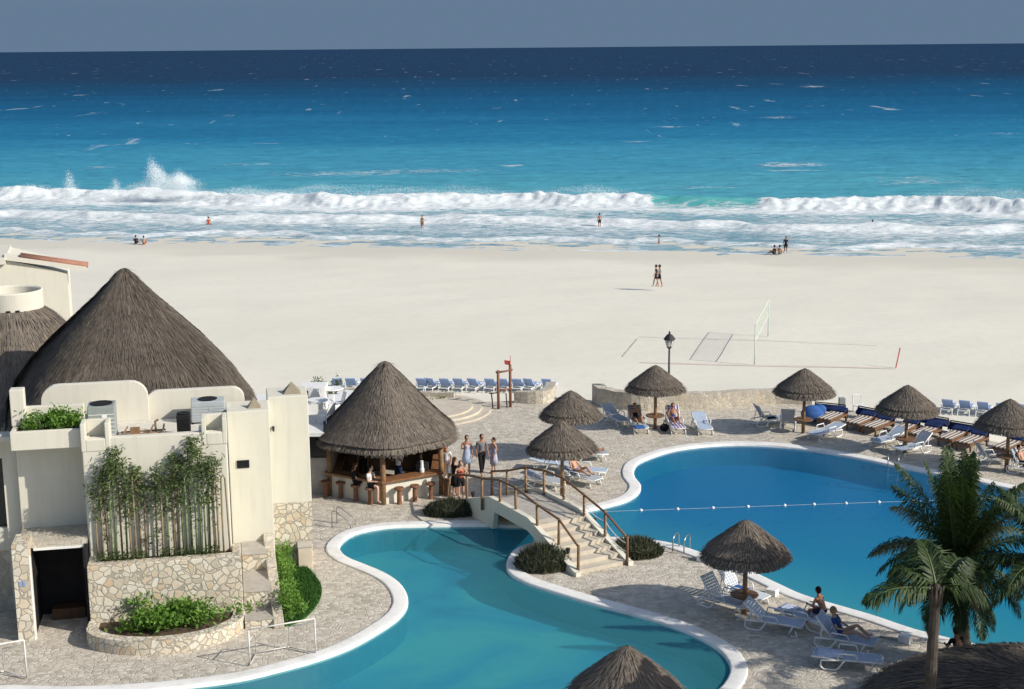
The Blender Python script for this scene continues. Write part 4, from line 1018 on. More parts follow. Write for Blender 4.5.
# grass bed and hedge right of the sloping wall
gl = catmull([(BW(*q).x, BW(*q).y) for q in ((5.75, 4.7), (6.6, 4.75), (7.05, 3.4), (7.15, 2.2), (6.9, .9), (6.35, -.25), (5.85, -.6), (5.72, 1.5))], True, .2)
m = MB(); m.prism([(p.x, p.y) for p in gl], 0.004, .05)
rg = random.Random(8); 
for i in range(9000):
    u, v = rg.uniform(5.7, 7.15), rg.uniform(-.6, 4.75); p = BW(u, v, .05)
    # inside test
    c = False; j = len(gl) - 1
    for k in range(len(gl)):
        if (gl[k].y > p.y) != (gl[j].y > p.y) and p.x < (gl[j].x - gl[k].x) * (p.y - gl[k].y) / (gl[j].y - gl[k].y) + gl[k].x: c = not c
        j = k
    if not c: continue
    a = rg.uniform(0, 6.3); s = Vector((math.cos(a), math.sin(a), 0)) * .012; m.add([p - s, p + s, p + Vector((rg.gauss(0, .03), rg.gauss(0, .03), rg.uniform(.05, .11)))], [(0, 1, 2)])
tag(m.build('grass_bed', 'grass_green', norm=False), 'dark green grass bed curving round the foot of the hedge', 'grass', kind='stuff')
hd = thing('hedge', 'bright green hedge climbing beside the sloping stone wall by the steps', 'hedge', BW(6.05, 2.2, 0), BT)
m = MB()
for k, v in enumerate((-2.2, -1.4, -.6, .3, 1.2, 2.0)): leafcloud(m, (.0 - .03 * k, v, .1 + .05 * k), (.42, .55, .75), 1100, .11, 40 + k, .6)
m.build('foliage', 'leaf_bright', hd, norm=False); m = MB()
for v in (-2, -1, 0, 1, 2): m.tube([(0, v, 0), (.05, v, .5)], [.03, .015], 6)
m.build('stem', 'bark', hd)

# ------------------------------------------------------------ big thatched roof and what stands behind
bt = thing('thatched_hall', 'huge steep thatched roof with rounded hips behind the cream building', 'thatched hall', (-15.15, 56.2, 0))
def sq(a):
    b = a - R(246 + 45); c, s = abs(math.cos(b)), abs(math.sin(b)); p = 5.5
    return 4.7 / ((c ** p + s ** p) ** (1 / p))
thatch_roof(bt, [(.008, 9.17), (.03, 9.13), (.06, 9.0), (.11, 8.72), (.24, 8.05), (.42, 7.2), (.60, 6.35), (.77, 5.45), (.89, 4.65), (.97, 3.9), (1.0, 3.2)], sq, 30000, .5, seed=17, n=160, droop=.3, bw=.016, mat='thatch_dark')
m = MB(); m.lathe([(3.9, 0), (3.9, 3.9)], 24); m.build('hall_wall', 'stucco', bt)
l2 = thing('thatched_house', 'second lower thatched roof with a round cream chimney at the left edge', 'thatched house', (-21.5, 61.5, 0))
thatch_roof(l2, [(.22, 6.85), (.32, 6.45), (.5, 5.5), (.7, 4.4), (.85, 3.6), (1.0, 2.9)], lambda a: 5.2, 14000, .6, seed=18, n=120, droop=.3, bw=.024)
m = MB(); m.lathe([(4.5, 0), (4.5, 3.2)], 24); m.build('house_wall', 'stucco', l2)
m = MB(); m.lathe([(1.32, 6.3), (1.32, 7.45), (1.25, 7.5), (1.18, 7.45), (1.18, 6.6), (0, 6.6)], 72); ch = m.build('chimney', 'stucco_white', l2, smooth=False)
m = MB()
for a in (-78, -62): m.box((1.31 * math.cos(R(a)), 1.31 * math.sin(R(a)), 6.72), (.17, .06, .15), R(a + 90))
m.build('vent_hole', 'dark', ch)
# white building far left with tiled eave
fb = thing('beach_villa', 'pale cream villa with a red tiled eave at the left edge above the beach', 'villa', (-24.0, 74, 0), R(15.5))
p = [(-7, -1), (1.05, -1), (1.05, 6.2), (0.35, 6.45), (-1.9, 7.1), (-7, 6.5)]
m = MB(); m.wallpoly(p, 0, 5); m.build('villa_wall', 'stucco', fb)
m = MB(); m.add([(-1.95, -.2, 7.12), (2.05, -.2, 6.33), (2.05, .75, 6.33), (-1.95, .75, 7.12), (-1.95, -.2, 7.36), (2.05, -.2, 6.57), (2.05, .75, 6.57), (-1.95, .75, 7.36)], [(0, 1, 2, 3), (7, 6, 5, 4), (0, 4, 5, 1), (1, 5, 6, 2), (2, 6, 7, 3), (3, 7, 4, 0)])
m.build('eave', 'stucco_white', fb)
m = MB()
for k in range(5):
    y = -.1 + k * .19
    m.tube([(-1.2, y, 7.25), (2.12, y, 6.60)], .10, 8)
m.build('roof_tiles', 'terracotta', fb, smooth=True)
m = MB(); m.bx(-7, -1.9, -.3, 5, 6.9, 7.25); m.build('flat_roof', 'stucco_white', fb)
m = MB(); m.tube([(-5.5, 0, 7.7), (-2.2, 0, 7.7)], .03, 6); m.tube([(-3.6, 0, 7.2), (-3.6, 0, 7.7)], .03, 6); m.tube([(-5.4, 0, 7.2), (-5.4, 0, 7.7)], .03, 6); m.build('roof_rail', 'metal', fb)

# ------------------------------------------------------------ low terrace behind the bar
rt_ = thing('terrace_house', 'low dark glass building with white roof terrace left of the bar hut', 'low building', (-9.6, 55.75, 0))
m = MB(); m.bx(-2, 2.35, .1, 6.4, 0, 1.5); m.bx(-2, 2.35, .3, 6.4, 1.5, 2.40); m.build('wall', 'concrete', rt_)
m = MB(); m.bx(-2, 2.3, .2, .29, 1.5, 2.40); m.build('glass_front', 'dark_glass', rt_)
m = MB(); m.bx(-2, 2.5, 0, 6.6, 2.41, 2.56); m.build('roof_slab', 'white_paint', rt_)
def table(px, py, z, lab, r=.42):
    p = G(px, py, z); t = thing('round_table', lab, 'table', p, 0, 'white tables on the terrace')
    m = MB(); m.lathe([(0, .70), (r, .70), (r + .02, .72), (r, .75), (0, .75)], 24); m.build('table_top', 'plastic_white', t)
    m = MB(); m.lathe([(.25, 0), (.22, .03), (.04, .06), (.04, .70)], 12); m.build('pedestal', 'plastic_white', t)
def chair(px, py, z, rz, lab):
    p = G(px, py, z); t = thing('terrace_chair', lab, 'chair', p, rz, 'white chairs on the terrace')
    m = MB(); m.bx(-.24, .24, -.22, .24, .42, .45); m.build('seat', 'plastic_white', t, bevel=.01)
    m = MB(); m.add([(-.24, -.22, .45), (.24, -.22, .45), (.22, -.34, .9), (-.22, -.34, .9), (-.24, -.25, .45), (.24, -.25, .45), (.22, -.37, .9), (-.22, -.37, .9)], [(0, 1, 2, 3), (7, 6, 5, 4), (0, 4, 5, 1), (1, 5, 6, 2), (2, 6, 7, 3), (3, 7, 4, 0)]); m.build('backrest', 'plastic_white', t)
    for sx in (-1, 1):
        for sy in (-1, 1): m = MB(); m.tube([(.2 * sx, .18 * sy, .43), (.24 * sx, .23 * sy, 0)], .018, 6); m.build('leg', 'plastic_white', t)
table(347, 408, 2.56 * 0 + 1.2, 'white round table top seen just left of the hut roof', .45)
table(318, 417, 2.56, 'white round table on the terrace next to the building corner')
table(334, 405, 2.56, 'white round table on the terrace farthest from the building')
for a in [(312, 424, 2.56, 0.3, 'white chair at the front of the terrace by the building corner'), (326, 424, 2.56, 1.0, 'white chair on the terrace nearest the hut roof'), (338, 413, 2.56, 2.0, 'white chair on the terrace right of the farthest table'),
          (327, 411, 2.56, -1.2, 'white chair between the two terrace tables'), (311, 411, 2.56, 2.6, 'white chair behind the table next to the building corner')]: chair(*a)
t = thing('white_kiosk', 'small white boxy kiosk with a dark hatch behind the terrace tables', 'kiosk', G(316, 409, 2.56), 0)
m = MB(); m.bx(-.7, .42, 0, 1.0, 0, .95); m.build('cabin', 'white_paint', t, bevel=.02)
m = MB(); m.bx(-.1, .2, -.012, 0, .45, .8); m.bx(-.55, -.3, -.012, 0, .45, .8); m.build('hatch', 'dark', t)
shrub('low_hedge', 'small dark green hedge behind the terrace against the stone wall', 'hedge', G(331, 404, 0.3), 0, (.75, .4, 1.0), 1300, .14, 'leaf_bamboo', 66)

# ------------------------------------------------------------ stone walls by the beach
def wall(name, label, px, h0, h1, th, mat='rubble_grey', z=0.0):
    L = catmull([(G(a, b, z).x, G(a, b, z).y) for a, b in px], False, .4); n_ = len(L)
    Bk = offset(L, -th, False); rgw = random.Random(len(px)); m = MB(); o = 0
    hs_ = [h0 + (h1 - h0) * i / n_ + rgw.uniform(-.03, .03) for i in range(n_)]
    m.v += [(p.x, p.y, z - .02) for p in L] + [(p.x, p.y, z + h) for p, h in zip(L, hs_)] + [(p.x, p.y, z + h - .02) for p, h in zip(Bk, hs_)] + [(p.x, p.y, z - 1.2) for p in Bk]
    for k in range(3):
        for i in range(n_ - 1): m.f.append((k * n_ + i, k * n_ + i + 1, (k + 1) * n_ + i + 1, (k + 1) * n_ + i))
    m.f.append((0, n_, 2 * n_, 3 * n_)); m.f.append((n_ - 1, 2 * n_ - 1, 3 * n_ - 1, 4 * n_ - 1))
    return tag(m.build(name, mat, norm=True), label, 'wall')
wall('stone_wall', 'curved rubble stone wall between the pool paving and the beach behind the lamp post', [(592, 402), (598, 406), (615, 409), (640, 411), (665, 410), (700, 409), (740, 406), (775, 404), (812, 405)], .95, .62, .6)
wall('stone_wall', 'low stone wall at the foot of the blue beach loungers left of the hut roof', [(298, 399), (330, 398), (365, 398), (400, 401), (430, 402), (454, 403)], .45, .5, .4)
wall('stone_wall', 'short stone wall right of the wooden gate with a ragged sloping end', [(514, 403), (528, 404), (543, 404), (553, 401), (556, 396)], .55, .75, .5)
m = MB(); c = G(424, 411); 
for r0, z in ((3.3, .09), (2.85, .18), (2.4, .27)):
    m.prism([(c.x + r0 * math.cos(a), c.y + r0 * math.sin(a)) for a in [2 * math.pi * k / 48 for k in range(48)]], 0.002, z)
tag(m.build('curved_steps', 'step_stone', bevel=.02), 'rounded pale stone steps curving out from behind the bar hut', 'steps')
shrub('small_bush', 'tiny green bush by the low stone wall behind the curved steps', 'bush', G(436, 404), 0, (.45, .3, .3), 220, .12, 'leaf_bamboo', 67)

# ------------------------------------------------------------ dark shrubs round the bridge
def spiky(label, px, py, rx, ry, h, seed):
    t = thing('dark_shrub', label, 'shrub', G(px, py), 0, 'dark spiky shrubs beside the footbridge'); rg = random.Random(seed); m = MB()
    for i in range(2600):
        a = rg.uniform(0, 6.283); q = math.sqrt(rg.random()); x, y = rx * q * math.cos(a), ry * q * math.sin(a)
        hh = h * (math.sqrt(max(0, 1 - q * q * .92))) * rg.uniform(.55, 1.08); d = Vector((x * .5 + rg.gauss(0, .25), y * .5 + rg.gauss(0, .25), 1)).normalized(); s = d.cross(Vector((rg.gauss(0, 1), rg.gauss(0, 1), .1))).normalized()
        L = rg.uniform(.16, .30); p = Vector((x, y, max(0.02, hh - L * .6))); m.add([p - s * .018, p + s * .018, p + d * L], [(0, 1, 2)])
        if i % 2: m.add([p - s * .03, p + s * .03, Vector((x, y, 0)) ], [(0, 1, 2)])
    m.build('foliage', 'leaf_dark', t, norm=False)
    s = MB(); s.ell((0, 0, h * .28), (rx * .86, ry * .86, h * .52), 20, 10); s.build('inner_mass', 'leaf_dark', t)
spiky('dark spiky shrub between the bar stools and the pool, left of the bridge', 451, 514, 1.02, .55, .62, 1)
spiky('dark spiky shrub on the round tip of the paving in front of the bridge steps', 543, 567, .95, .75, .80, 2)
spiky('dark spiky shrub beyond the bridge steps at the edge of the right pool', 634, 554, 1.0, .70, .62, 3)
# ------------------------------------------------------------ pool furniture
def goal(label, A, Bp, h, back, px2=None):
    a, b = G(*A, .05), G(*Bp, .05); base = (a + b) / 2; base.z = .052; t = thing('goal_frame', label, 'goal', base, 0, 'white pipe goals at the pool edge')
    a2, b2 = a - base, b - base; n_ = Vector((-(b2 - a2).y, (b2 - a2).x, 0)).normalized()
    m = MB(); U_ = Vector((0, 0, h)); m.tube([a2, a2 + U_], .024, 8); m.tube([b2, b2 + U_], .024, 8); m.tube([a2 + U_, b2 + U_], .024, 8); m.build('front_frame', 'pipe_white', t, smooth=True)
    m = MB(); c1, c2 = a2 * .62 + n_ * back, b2 * .40 + n_ * back
    m.tube([c1, c1 + U_ * .55, c1 + U_ * .62 + (a2 - c1) * .12, a2 + U_ * .68], .016, 8); m.tube([c2, c2 + U_ * .6, b2 + U_ * .9], .016, 8); m.tube([c1 + Vector((0, 0, .02)), c2 + Vector((0, 0, .02))], .016, 8); m.tube([c1, a2], .016, 8); m.tube([c2, b2], .016, 8)
    m.build('rear_frame', 'pipe_white', t, smooth=True)
goal('white pipe goal frame standing on the pool edge in front of the stone steps', (250, 665), (315.8, 653), 1.08, .75)
goal('white pipe goal frame at the bottom left edge, partly out of the frame', (-40, 690), (27, 678), 1.15, .75)
def ladder(label, px, py, rz, w=.42):
    p = G(px, py, .05); t = thing('pool_ladder', label, 'pool ladder', p, rz, 'steel pool ladders')
    for s in (-1, 1):
        m = MB(); pts = [(s * w / 2, -.35, 0)] + [(s * w / 2, -.35 + .30 * (1 - math.cos(k * math.pi / 6)), .38 + .18 * math.sin(k * math.pi / 6)) for k in range(7)] + [(s * w / 2, .25, -.9)]
        m.tube(pts, .024, 8); m.build('handrail', 'metal', t, smooth=True)
    m = MB()
    for z in (-.25, -.5, -.75): m.bx(-w / 2, w / 2, .21, .29, z - .015, z + .015)
    m.build('rung', 'metal', t)
ladder('steel pool ladder at the far edge of the right pool by the striped loungers', 893, 468, R(165))
ladder('steel pool ladder at the near edge of the right pool beside the dark shrub', 682, 549, R(-28))
p = G(336, 528, 0); t = thing('hand_rail', 'steel handrail on the paving between the building and the pool entrance', 'handrail', p, R(-14))
for dy in (0.0, .5):
    m = MB(); m.tube([(-.15, dy, 0), (-.15, dy, .60), (-.10, dy, .66), (0, dy, .64), (.52, dy, .28), (.58, dy, .22), (.58, dy, 0)], .018, 8); m.build('rail', 'metal', t, smooth=True)
# lane rope
a, b = G(606, 511.5, -.04), G(1060, 496, -.04); t = thing('lane_rope', 'white rope with small floats stretched across the right pool', 'rope', a)
m = MB(); m.tube([(0, 0, 0), tuple(b - a)], .0045, 5); m.build('rope', 'rope_white', t)
nF = 14; fx = [641, 677.7, 713, 748, 784.7, 814, 846, 879, 913, 947, 981, 1015, 1045]
for px in fx:
    tt = (px - 606) / (1060 - 606); 
    # perspective-correct parameter along the rope
    lo_, hi_ = 0.0, 1.0
    for _ in range(30):
        md = (lo_ + hi_) / 2; q = a.lerp(b, md) - CAM; x_ = PW / 2 + FOC * q.dot(rt) / q.dot(fw)
        if x_ < px: lo_ = md
        else: hi_ = md
    c = (b - a) * md; m = MB(); m.ell(c, (.065, .065, .065), 10, 8); m.build('float', 'float_white', t, smooth=True)
def skim(label, px, py):
    p = G(px, py); t = thing('skimmer_box', label, 'pool box', p, R(-32), 'white boxes against the pool kerb')
    m = MB(); m.bx(-.18, .18, -.16, .16, 0, .22); m.build('box_body', 'white_paint', t, bevel=.02)
    m = MB(); m.bx(-.75, -.19, -.05, .08, 0, .05); m.build('drain_cover', 'concrete', t)
skim('small white box on the kerb left of the nearest umbrella canopy', 703, 561); skim('small white box on the kerb right of the nearest umbrella pole', 772, 595); skim('small white box on the kerb beside the palm trunk', 905, 642)

# ------------------------------------------------------------ lamp, beach gate, volleyball
lp = thing('street_lamp', 'black street lamp with a glass lantern rising beside the thatched umbrella', 'lamp post', G(668.5, 409))
m = MB(); m.lathe([(.14, 0), (.12, .25), (.06, .32), (.055, 1.2), (.045, 3.1)], 12); m.build('pole', 'black_metal', lp, smooth=True)
m = MB(); m.lathe([(.10, 3.1), (.14, 3.18), (.20, 3.5)], 6); m.build('lantern_glass', 'lens_white', lp)
m = MB(); m.lathe([(0.0, 3.06), (.11, 3.06), (.12, 3.12), (.0, 3.12)], 8); m.lathe([(.29, 3.5), (.27, 3.56), (.14, 3.72), (.04, 3.78), (.05, 3.86), (0, 3.93)], 12); m.lathe([(0, 3.49), (.29, 3.49), (.29, 3.5)], 12)
for k in range(6):
    a = k * math.pi / 3; m.tube([(.115 * math.cos(a), .115 * math.sin(a), 3.12), (.215 * math.cos(a), .215 * math.sin(a), 3.5)], .015, 4)
m.build('lantern_cap', 'black_metal', lp)
a, b = G(498.5, 409), G(510.5, 407); t = thing('wooden_gate', 'tall reddish wooden post frame with a small red flag at the way to the beach', 'wooden frame', a)
d_ = b - a
for q, h in ((Vector((0, 0, 0)), 1.95), (d_, 2.15)):
    m = MB(); m.tube([q, q + Vector((0, 0, h))], .07, 8); m.build('post', 'wood_red', t, smooth=True)
m = MB(); m.tube([Vector((-.12, 0, 1.85)), Vector((.3, 0, 1.90)), d_ + Vector((.1, 0, 1.9))], .05, 8); m.tube([Vector((0, 0, .95)), d_ + Vector((0, 0, .95))], .045, 8); m.build('crossbar', 'wood_red', t, smooth=True)
m = MB(); m.tube([(-.28, .2, 0), (-.34, .2, .75)], .035, 6); m.tube([(.42, .2, 0), (.38, .2, .75)], .035, 6); m.tube([(-.45, .2, .74), (.0, .2, .78)], .03, 6); m.build('low_post', 'wood_dark', t)
m = MB(); m.tube([d_ + Vector((0, 0, 2.1)), d_ + Vector((.02, 0, 2.6))], .015, 5)
m.add([d_ + Vector((0, 0, 2.35)), d_ + Vector((-.3, .02, 2.38)), d_ + Vector((-.26, .05, 2.16)), d_ + Vector((0, 0, 2.12))], [(0, 1, 2, 3)]); m.build('flag', 'red_cloth', t)

A0, A1 = G(754.5, 365, -1), G(768, 337, -1); ctr = (A0 + A1) / 2
nt_ = thing('volleyball_net', 'pale green volleyball net seen edge on between two thin poles on the sand', 'volleyball net', A0)
dv = A1 - A0
for q, nm in ((Vector((0, 0, 0)), 1), (dv, 2)):
    m = MB(); m.tube([q + Vector((0, 0, -.2)), q + Vector((0, 0, 2.45))], .032, 8); m.build('pole', 'net_pole', nt_, smooth=True)
m = MB(); L = dv.length
for k in range(11): m.tube([Vector((0, 0, 1.45 + k * .1)), dv + Vector((0, 0, 1.45 + k * .1))], .004 if 0 < k < 10 else .022, 4)
for k in range(36): q = dv * (k / 35); m.tube([q + Vector((0, 0, 1.45)), q + Vector((0, 0, 2.45))], .004, 4)
m.build('net', 'net_green', nt_)
ct = thing('court_lines', 'reddish tape lines marking out the volleyball court on the sand', 'court lines', G(760, 366, -1))
b0 = ct.location.copy()
def line(p, q, w, mat, z=-.985):
    a, b = G(*p, z), G(*q, z); d = (b - a).normalized(); s = Vector((-d.y, d.x, 0)) * w; m = MB(); zz = Vector((0, 0, .05))
    m.add([a - s - b0 + zz, b - s - b0 + zz, b + s - b0 + zz, a + s - b0 + zz], [(0, 1, 2, 3)]); m.build('tape_line', mat, ct, norm=False)
line((640, 363), (898, 369), .05, 'tape_red'); line((640, 337), (880, 345), .035, 'tape_grey'); line((623, 357), (638, 339), .05, 'tape_grey'); 
rp = thing('marker_pole', 'short red pole at the right corner of the volleyball court', 'pole', G(895.5, 368, -1))
m = MB(); m.tube([(0, 0, -.1), (.22, 0, 1.2)], .035, 6); m.build('stake', 'red_cloth', rp)
# ------------------------------------------------------------ loungers (local: foot +Y, head -Y, seat top ~.36)
LB = {}
def make_lounger(ang, seatmat, backmat, arms=True, frame='plastic_white'):
    key = (ang, seatmat, backmat, arms)
    t = thing('pool_lounger', 'x', 'lounger')
    W_ = .31; sy = -.25; bl = .78
    m = MB()
    for s in (-1, 1): m.tube([(s * W_, sy, .34), (s * W_, .6, .34), (s * W_ * .97, .95, .33)], .028, 6)
    m.tube([(-W_ * .97, .95, .33), (W_ * .97, .95, .33)], .028, 6); m.build('seat_frame', frame, t, smooth=True)
    m = MB()
    for k in range(13): y = sy + .04 + k * .092; m.bx(-W_ + .01, W_ - .01, y, y + .078, .345, .362)
    m.build('seat', seatmat, t)
    c, s_ = math.cos(R(ang)), math.sin(R(ang)); m = MB()
    def bp(x, l, o=0): return (x, sy - l * c + o * s_, .35 + l * s_ + o * c)
    for k in range(8):
        l0 = .03 + k * .094; l1 = l0 + .08; vv = []
        for l in (l0, l1):
            for x in (-W_ + .01, W_ - .01):
                vv += [bp(x, l, 0), bp(x, l, .016)]
        m.add(vv, [(0, 1, 3, 2), (4, 6, 7, 5), (0, 4, 5, 1), (2, 3, 7, 6), (1, 5, 7, 3), (0, 2, 6, 4)])
    m.build('backrest', backmat, t)
    m = MB(); m.tube([bp(-W_, 0), bp(-W_, bl), bp(W_, bl), bp(W_, 0)], .026, 6)
    if ang > 10: m.tube([bp(-W_, bl * .6), (-W_, sy - .35, .2)], .018, 6); m.tube([bp(W_, bl * .6), (W_, sy - .35, .2)], .018, 6)
    m.build('back_frame', frame, t, smooth=True)
    for sx in (-1, 1):
        x = sx * (W_ + .02)
        m = MB(); m.tube([(x, .72, .34), (x, .60, .06), (x, .66, .03), (x, .86, .03), (x, .80, .2)], .026, 6); m.build('leg', frame, t, smooth=True)
        m = MB(); m.tube([(x, sy + .15, .34), (x, sy - .02, .08), (x, sy - .12, .03), (x, sy - .42, .03), (x, sy - .52, .12), (x, sy - .50, .30), (x, sy + .02, .34)], .028, 6); m.build('leg', frame, t, smooth=True)
        if arms: m = MB(); m.tube([(x, sy - .05, .36), (x + sx * .03, sy, .55), (x + sx * .03, sy + .45, .54), (x, sy + .52, .36)], .026, 6); m.build('armrest', frame, t, smooth=True)
    return t
def lounger(label, head, foot, ang=35, seat='sling_blue', back='sling_blue', arms=True, group='pool loungers on the paving', z=0.0):
    """head/foot: pixels of the ground points under the two ends"""
    key = (ang, seat, back, arms)
    a, b = G(*head, z), G(*foot, z); c = (a + b) / 2; d = b - a; rz = math.atan2(d.y, d.x) - math.pi / 2
    if key in LB:
        t = dup(LB[key], c, rz, label, group)
    else:
        t = make_lounger(ang, seat, back, arms); LB[key] = t; t.location = c; t.rotation_euler[2] = rz; t['label'] = label; t['group'] = group
    return t, c, rz
PLL = {}
def L(k, *a, **kw): PLL[k] = lounger(*a, **kw)
L('a1', 'striped white lounger with raised back, left of the pair at the nearest umbrella', (706, 603), (742, 614), 55, 'sling_stripe', 'sling_stripe')
L('a2', 'striped white lounger with raised back and a blue towel, half under the nearest umbrella', (723, 595), (758, 606), 55, 'sling_stripe', 'sling_stripe')
L('b', 'blue sling lounger standing empty to the right of the nearest umbrella pole', (746, 625), (799, 634), 40, 'sling_blue', 'sling_blue')
L('c', 'blue sling lounger carrying the shirtless man', (827, 632), (785, 619), 5, 'sling_blue', 'sling_blue')
L('d', 'white lounger with raised blue back carrying the woman in blue', (818, 643), (868, 652), 50, 'sling_blue', 'sling_blue')
L('e', 'flat empty blue lounger nearest to the bottom of the photo', (820, 665), (876, 670), 3, 'sling_blue', 'sling_grey')
L('f', 'pale lounger half hidden behind the umbrella pole beside the bridge', (533, 468), (575, 472), 8, 'sling_blue', 'sling_blue')
L('g', 'white lounger with the sunbather lying on it by the bridge rail', (560, 478), (600, 488), 20, 'sling_grey', 'sling_grey')
L('h', 'shaded lounger seen through the bridge rail posts', (527, 482), (562, 490), 8, 'sling_grey', 'sling_grey')
L('i', 'white lounger at the back right of the umbrella by the bridge', (570, 461), (601, 460), 8, 'sling_grey', 'sling_grey')
L('j', 'pale blue lounger just beyond the lying sunbather', (566, 476), (602, 478), 3, 'sling_blue', 'sling_blue')
L('k', 'empty lounger in half shade left of the seated sunbather at the beach wall', (607, 419), (624, 427), 30, 'sling_grey', 'sling_grey')
L('l', 'lounger with dark back and blue towel carrying the sunbather left of the lamp post', (633, 426), (641, 434), 62, 'sling_grey', 'sling_dark')
L('m', 'purple striped lounger carrying the sunbather right of the umbrella pole', (671, 426), (678, 434), 62, 'sling_purple', 'sling_purple')
L('n', 'empty pale blue lounger right of the purple striped one', (698, 426), (706, 436), 25, 'sling_blue', 'sling_blue')
L('o', 'grey lounger with steep back and dark towel left of the far pool umbrella', (757, 426), (780, 424), 58, 'sling_grey', 'sling_grey')
L('p', 'grey lounger seen from behind next to the far umbrella pole', (787, 433), (789, 422), 60, 'sling_grey', 'sling_grey')
L('q', 'pale blue empty lounger right of the far umbrella pole, close to the pool edge', (839, 434), (812, 441), 12, 'sling_blue', 'sling_blue')
L('r', 'pale blue empty lounger left of the pool ladder on the far side', (903, 441), (874, 449), 25, 'sling_blue', 'sling_blue')
L('s', 'pale lounger with rounded raised back just right of the pool ladder', (922, 451), (903, 455), 40, 'sling_blue', 'sling_blue')
L('t', 'grey lounger with raised back left of the rightmost umbrella pole', (979, 465), (1003, 464), 55, 'sling_grey', 'sling_grey')
L('u', 'white lounger carrying the man at the right edge of the photo', (1015, 472), (1040, 477), 60, 'sling_grey', 'sling_grey')
def towel(label, p, rz, size, mat, tilt=0):
    m = MB(); nx, ny = 6, 8; rg = random.Random(int(p.x * 100)); vs = []
    for layer in (0, .025):
        for i in range(nx + 1):
            for j in range(ny + 1):
                x = (i / nx - .5) * size[0]; y = (j / ny - .5) * size[1]; vs.append((x, y, layer + rg.uniform(0, .03) - tilt * abs(y) ** 2))
    n1 = (nx + 1) * (ny + 1); fs = []
    for i in range(nx):
        for j in range(ny):
            a = i * (ny + 1) + j; fs.append((n1 + a, n1 + a + 1, n1 + a + ny + 2, n1 + a + ny + 1)); fs.append((a, a + ny + 1, a + ny + 2, a + 1))
    bd_ = [i * (ny + 1) for i in range(nx + 1)] + [nx * (ny + 1) + j for j in range(1, ny + 1)] + [i * (ny + 1) + ny for i in range(nx - 1, -1, -1)] + [j for j in range(ny - 1, 0, -1)]
    for k in range(len(bd_)): a, b = bd_[k], bd_[(k + 1) % len(bd_)]; fs.append((a, b, n1 + b, n1 + a))
    m.add(vs, fs); o = m.build('towel', mat, smooth=True); o.location = p; o.rotation_euler[2] = rz; return tag(o, label, 'towel')
def on(k, x, y, z):
    t, c, rz = PLL[k]; return c + Matrix.Rotation(rz, 3, 'Z') @ Vector((x, y, z))
towel('crumpled blue towel on the lounger under the nearest umbrella', on('a2', 0, -.05, .375), PLL['a2'][2], (.45, .5), 'towel_blue')
towel('bright blue towel hanging at the foot of the lounger left of the lamp post', on('l', .12, .80, .37), PLL['l'][2], (.5, .55), 'towel_blue', .6)
towel('dark towel on the steep grey lounger left of the far umbrella', on('o', 0, .0, .375), PLL['o'][2], (.5, .6), 'navy')
towel('pale blue towel spread on the flat lounger nearest the bottom of the photo', on('e', 0, -.5, .375), PLL['e'][2], (.58, .75), 'towel_pale')
towel('blue towel lying on the foot of the shirtless man\'s lounger', on('c', 0, .62, .375), PLL['c'][2], (.55, .5), 'towel_pale')
towel('dark towel over the seat of the grey lounger left of the rightmost umbrella', on('t', 0, .15, .375), PLL['t'][2], (.5, .6), 'cloth_grey')
m = MB(); m.ell((0, 0, .17), (.22, .14, .19), 12, 8); m.tube([(-.12, 0, .3), (0, 0, .45), (.12, 0, .3)], .015, 6); o = m.build('beach_bag', 'cloth_black', smooth=True); o.location = G(664.5, 431); tag(o, 'black bag standing between the umbrella pole and the purple striped lounger', 'bag')

# wooden striped loungers
def wooden(label, near, farp, first=[None], blue=True):
    a, b = G(*near), G(*farp); d = (b - a); c = a + d * .5; rz = math.atan2(d.y, d.x) - math.pi / 2
    grp = 'striped wooden loungers lined up behind the right pool'
    if first[0] is None:
        t = thing('wooden_lounger', label, 'lounger', c, rz, grp); first[0] = t
        m = MB(); m.bx(-.40, -.34, -1.0, 1.0, .30, .40); m.bx(.34, .40, -1.0, 1.0, .30, .40); m.bx(-.34, .34, -1.0, -.94, .30, .40); m.bx(-.34, .34, .94, 1.0, .30, .40)
        for k in range(9): m.bx(-.34, .34, -.85 + k * .2, -.77 + k * .2, .34, .37)
        m.build('frame', 'wood', t)
        m = MB(); m.bx(-.37, .37, -.97, .35, .405, .475); m.build('cushion', 'cushion_stripe', t, bevel=.02)
        m = MB(); m.box((0, .64, .50), (.74, .66, .075), 0, Matrix.Rotation(R(17), 3, 'X')); m.build('back_cushion', 'cushion_stripe', t, bevel=.02)
        m = MB(); m.box((0, .80, .60), (.78, .42, .10), 0, Matrix.Rotation(R(17), 3, 'X')); m.bx(-.40, .40, .99, 1.03, .12, .66); m.build('head_cover', 'navy', t, bevel=.02)
        for sx in (-1, 1):
            for y in (-.88, .88): m = MB(); m.bx(sx * .36 - .04, sx * .36 + .04, y - .04, y + .04, 0, .30); m.build('leg', 'wood', t)
    else: t = dup(first[0], c, rz, label, grp)
    t.scale = (.9, .9, .9)
    return t
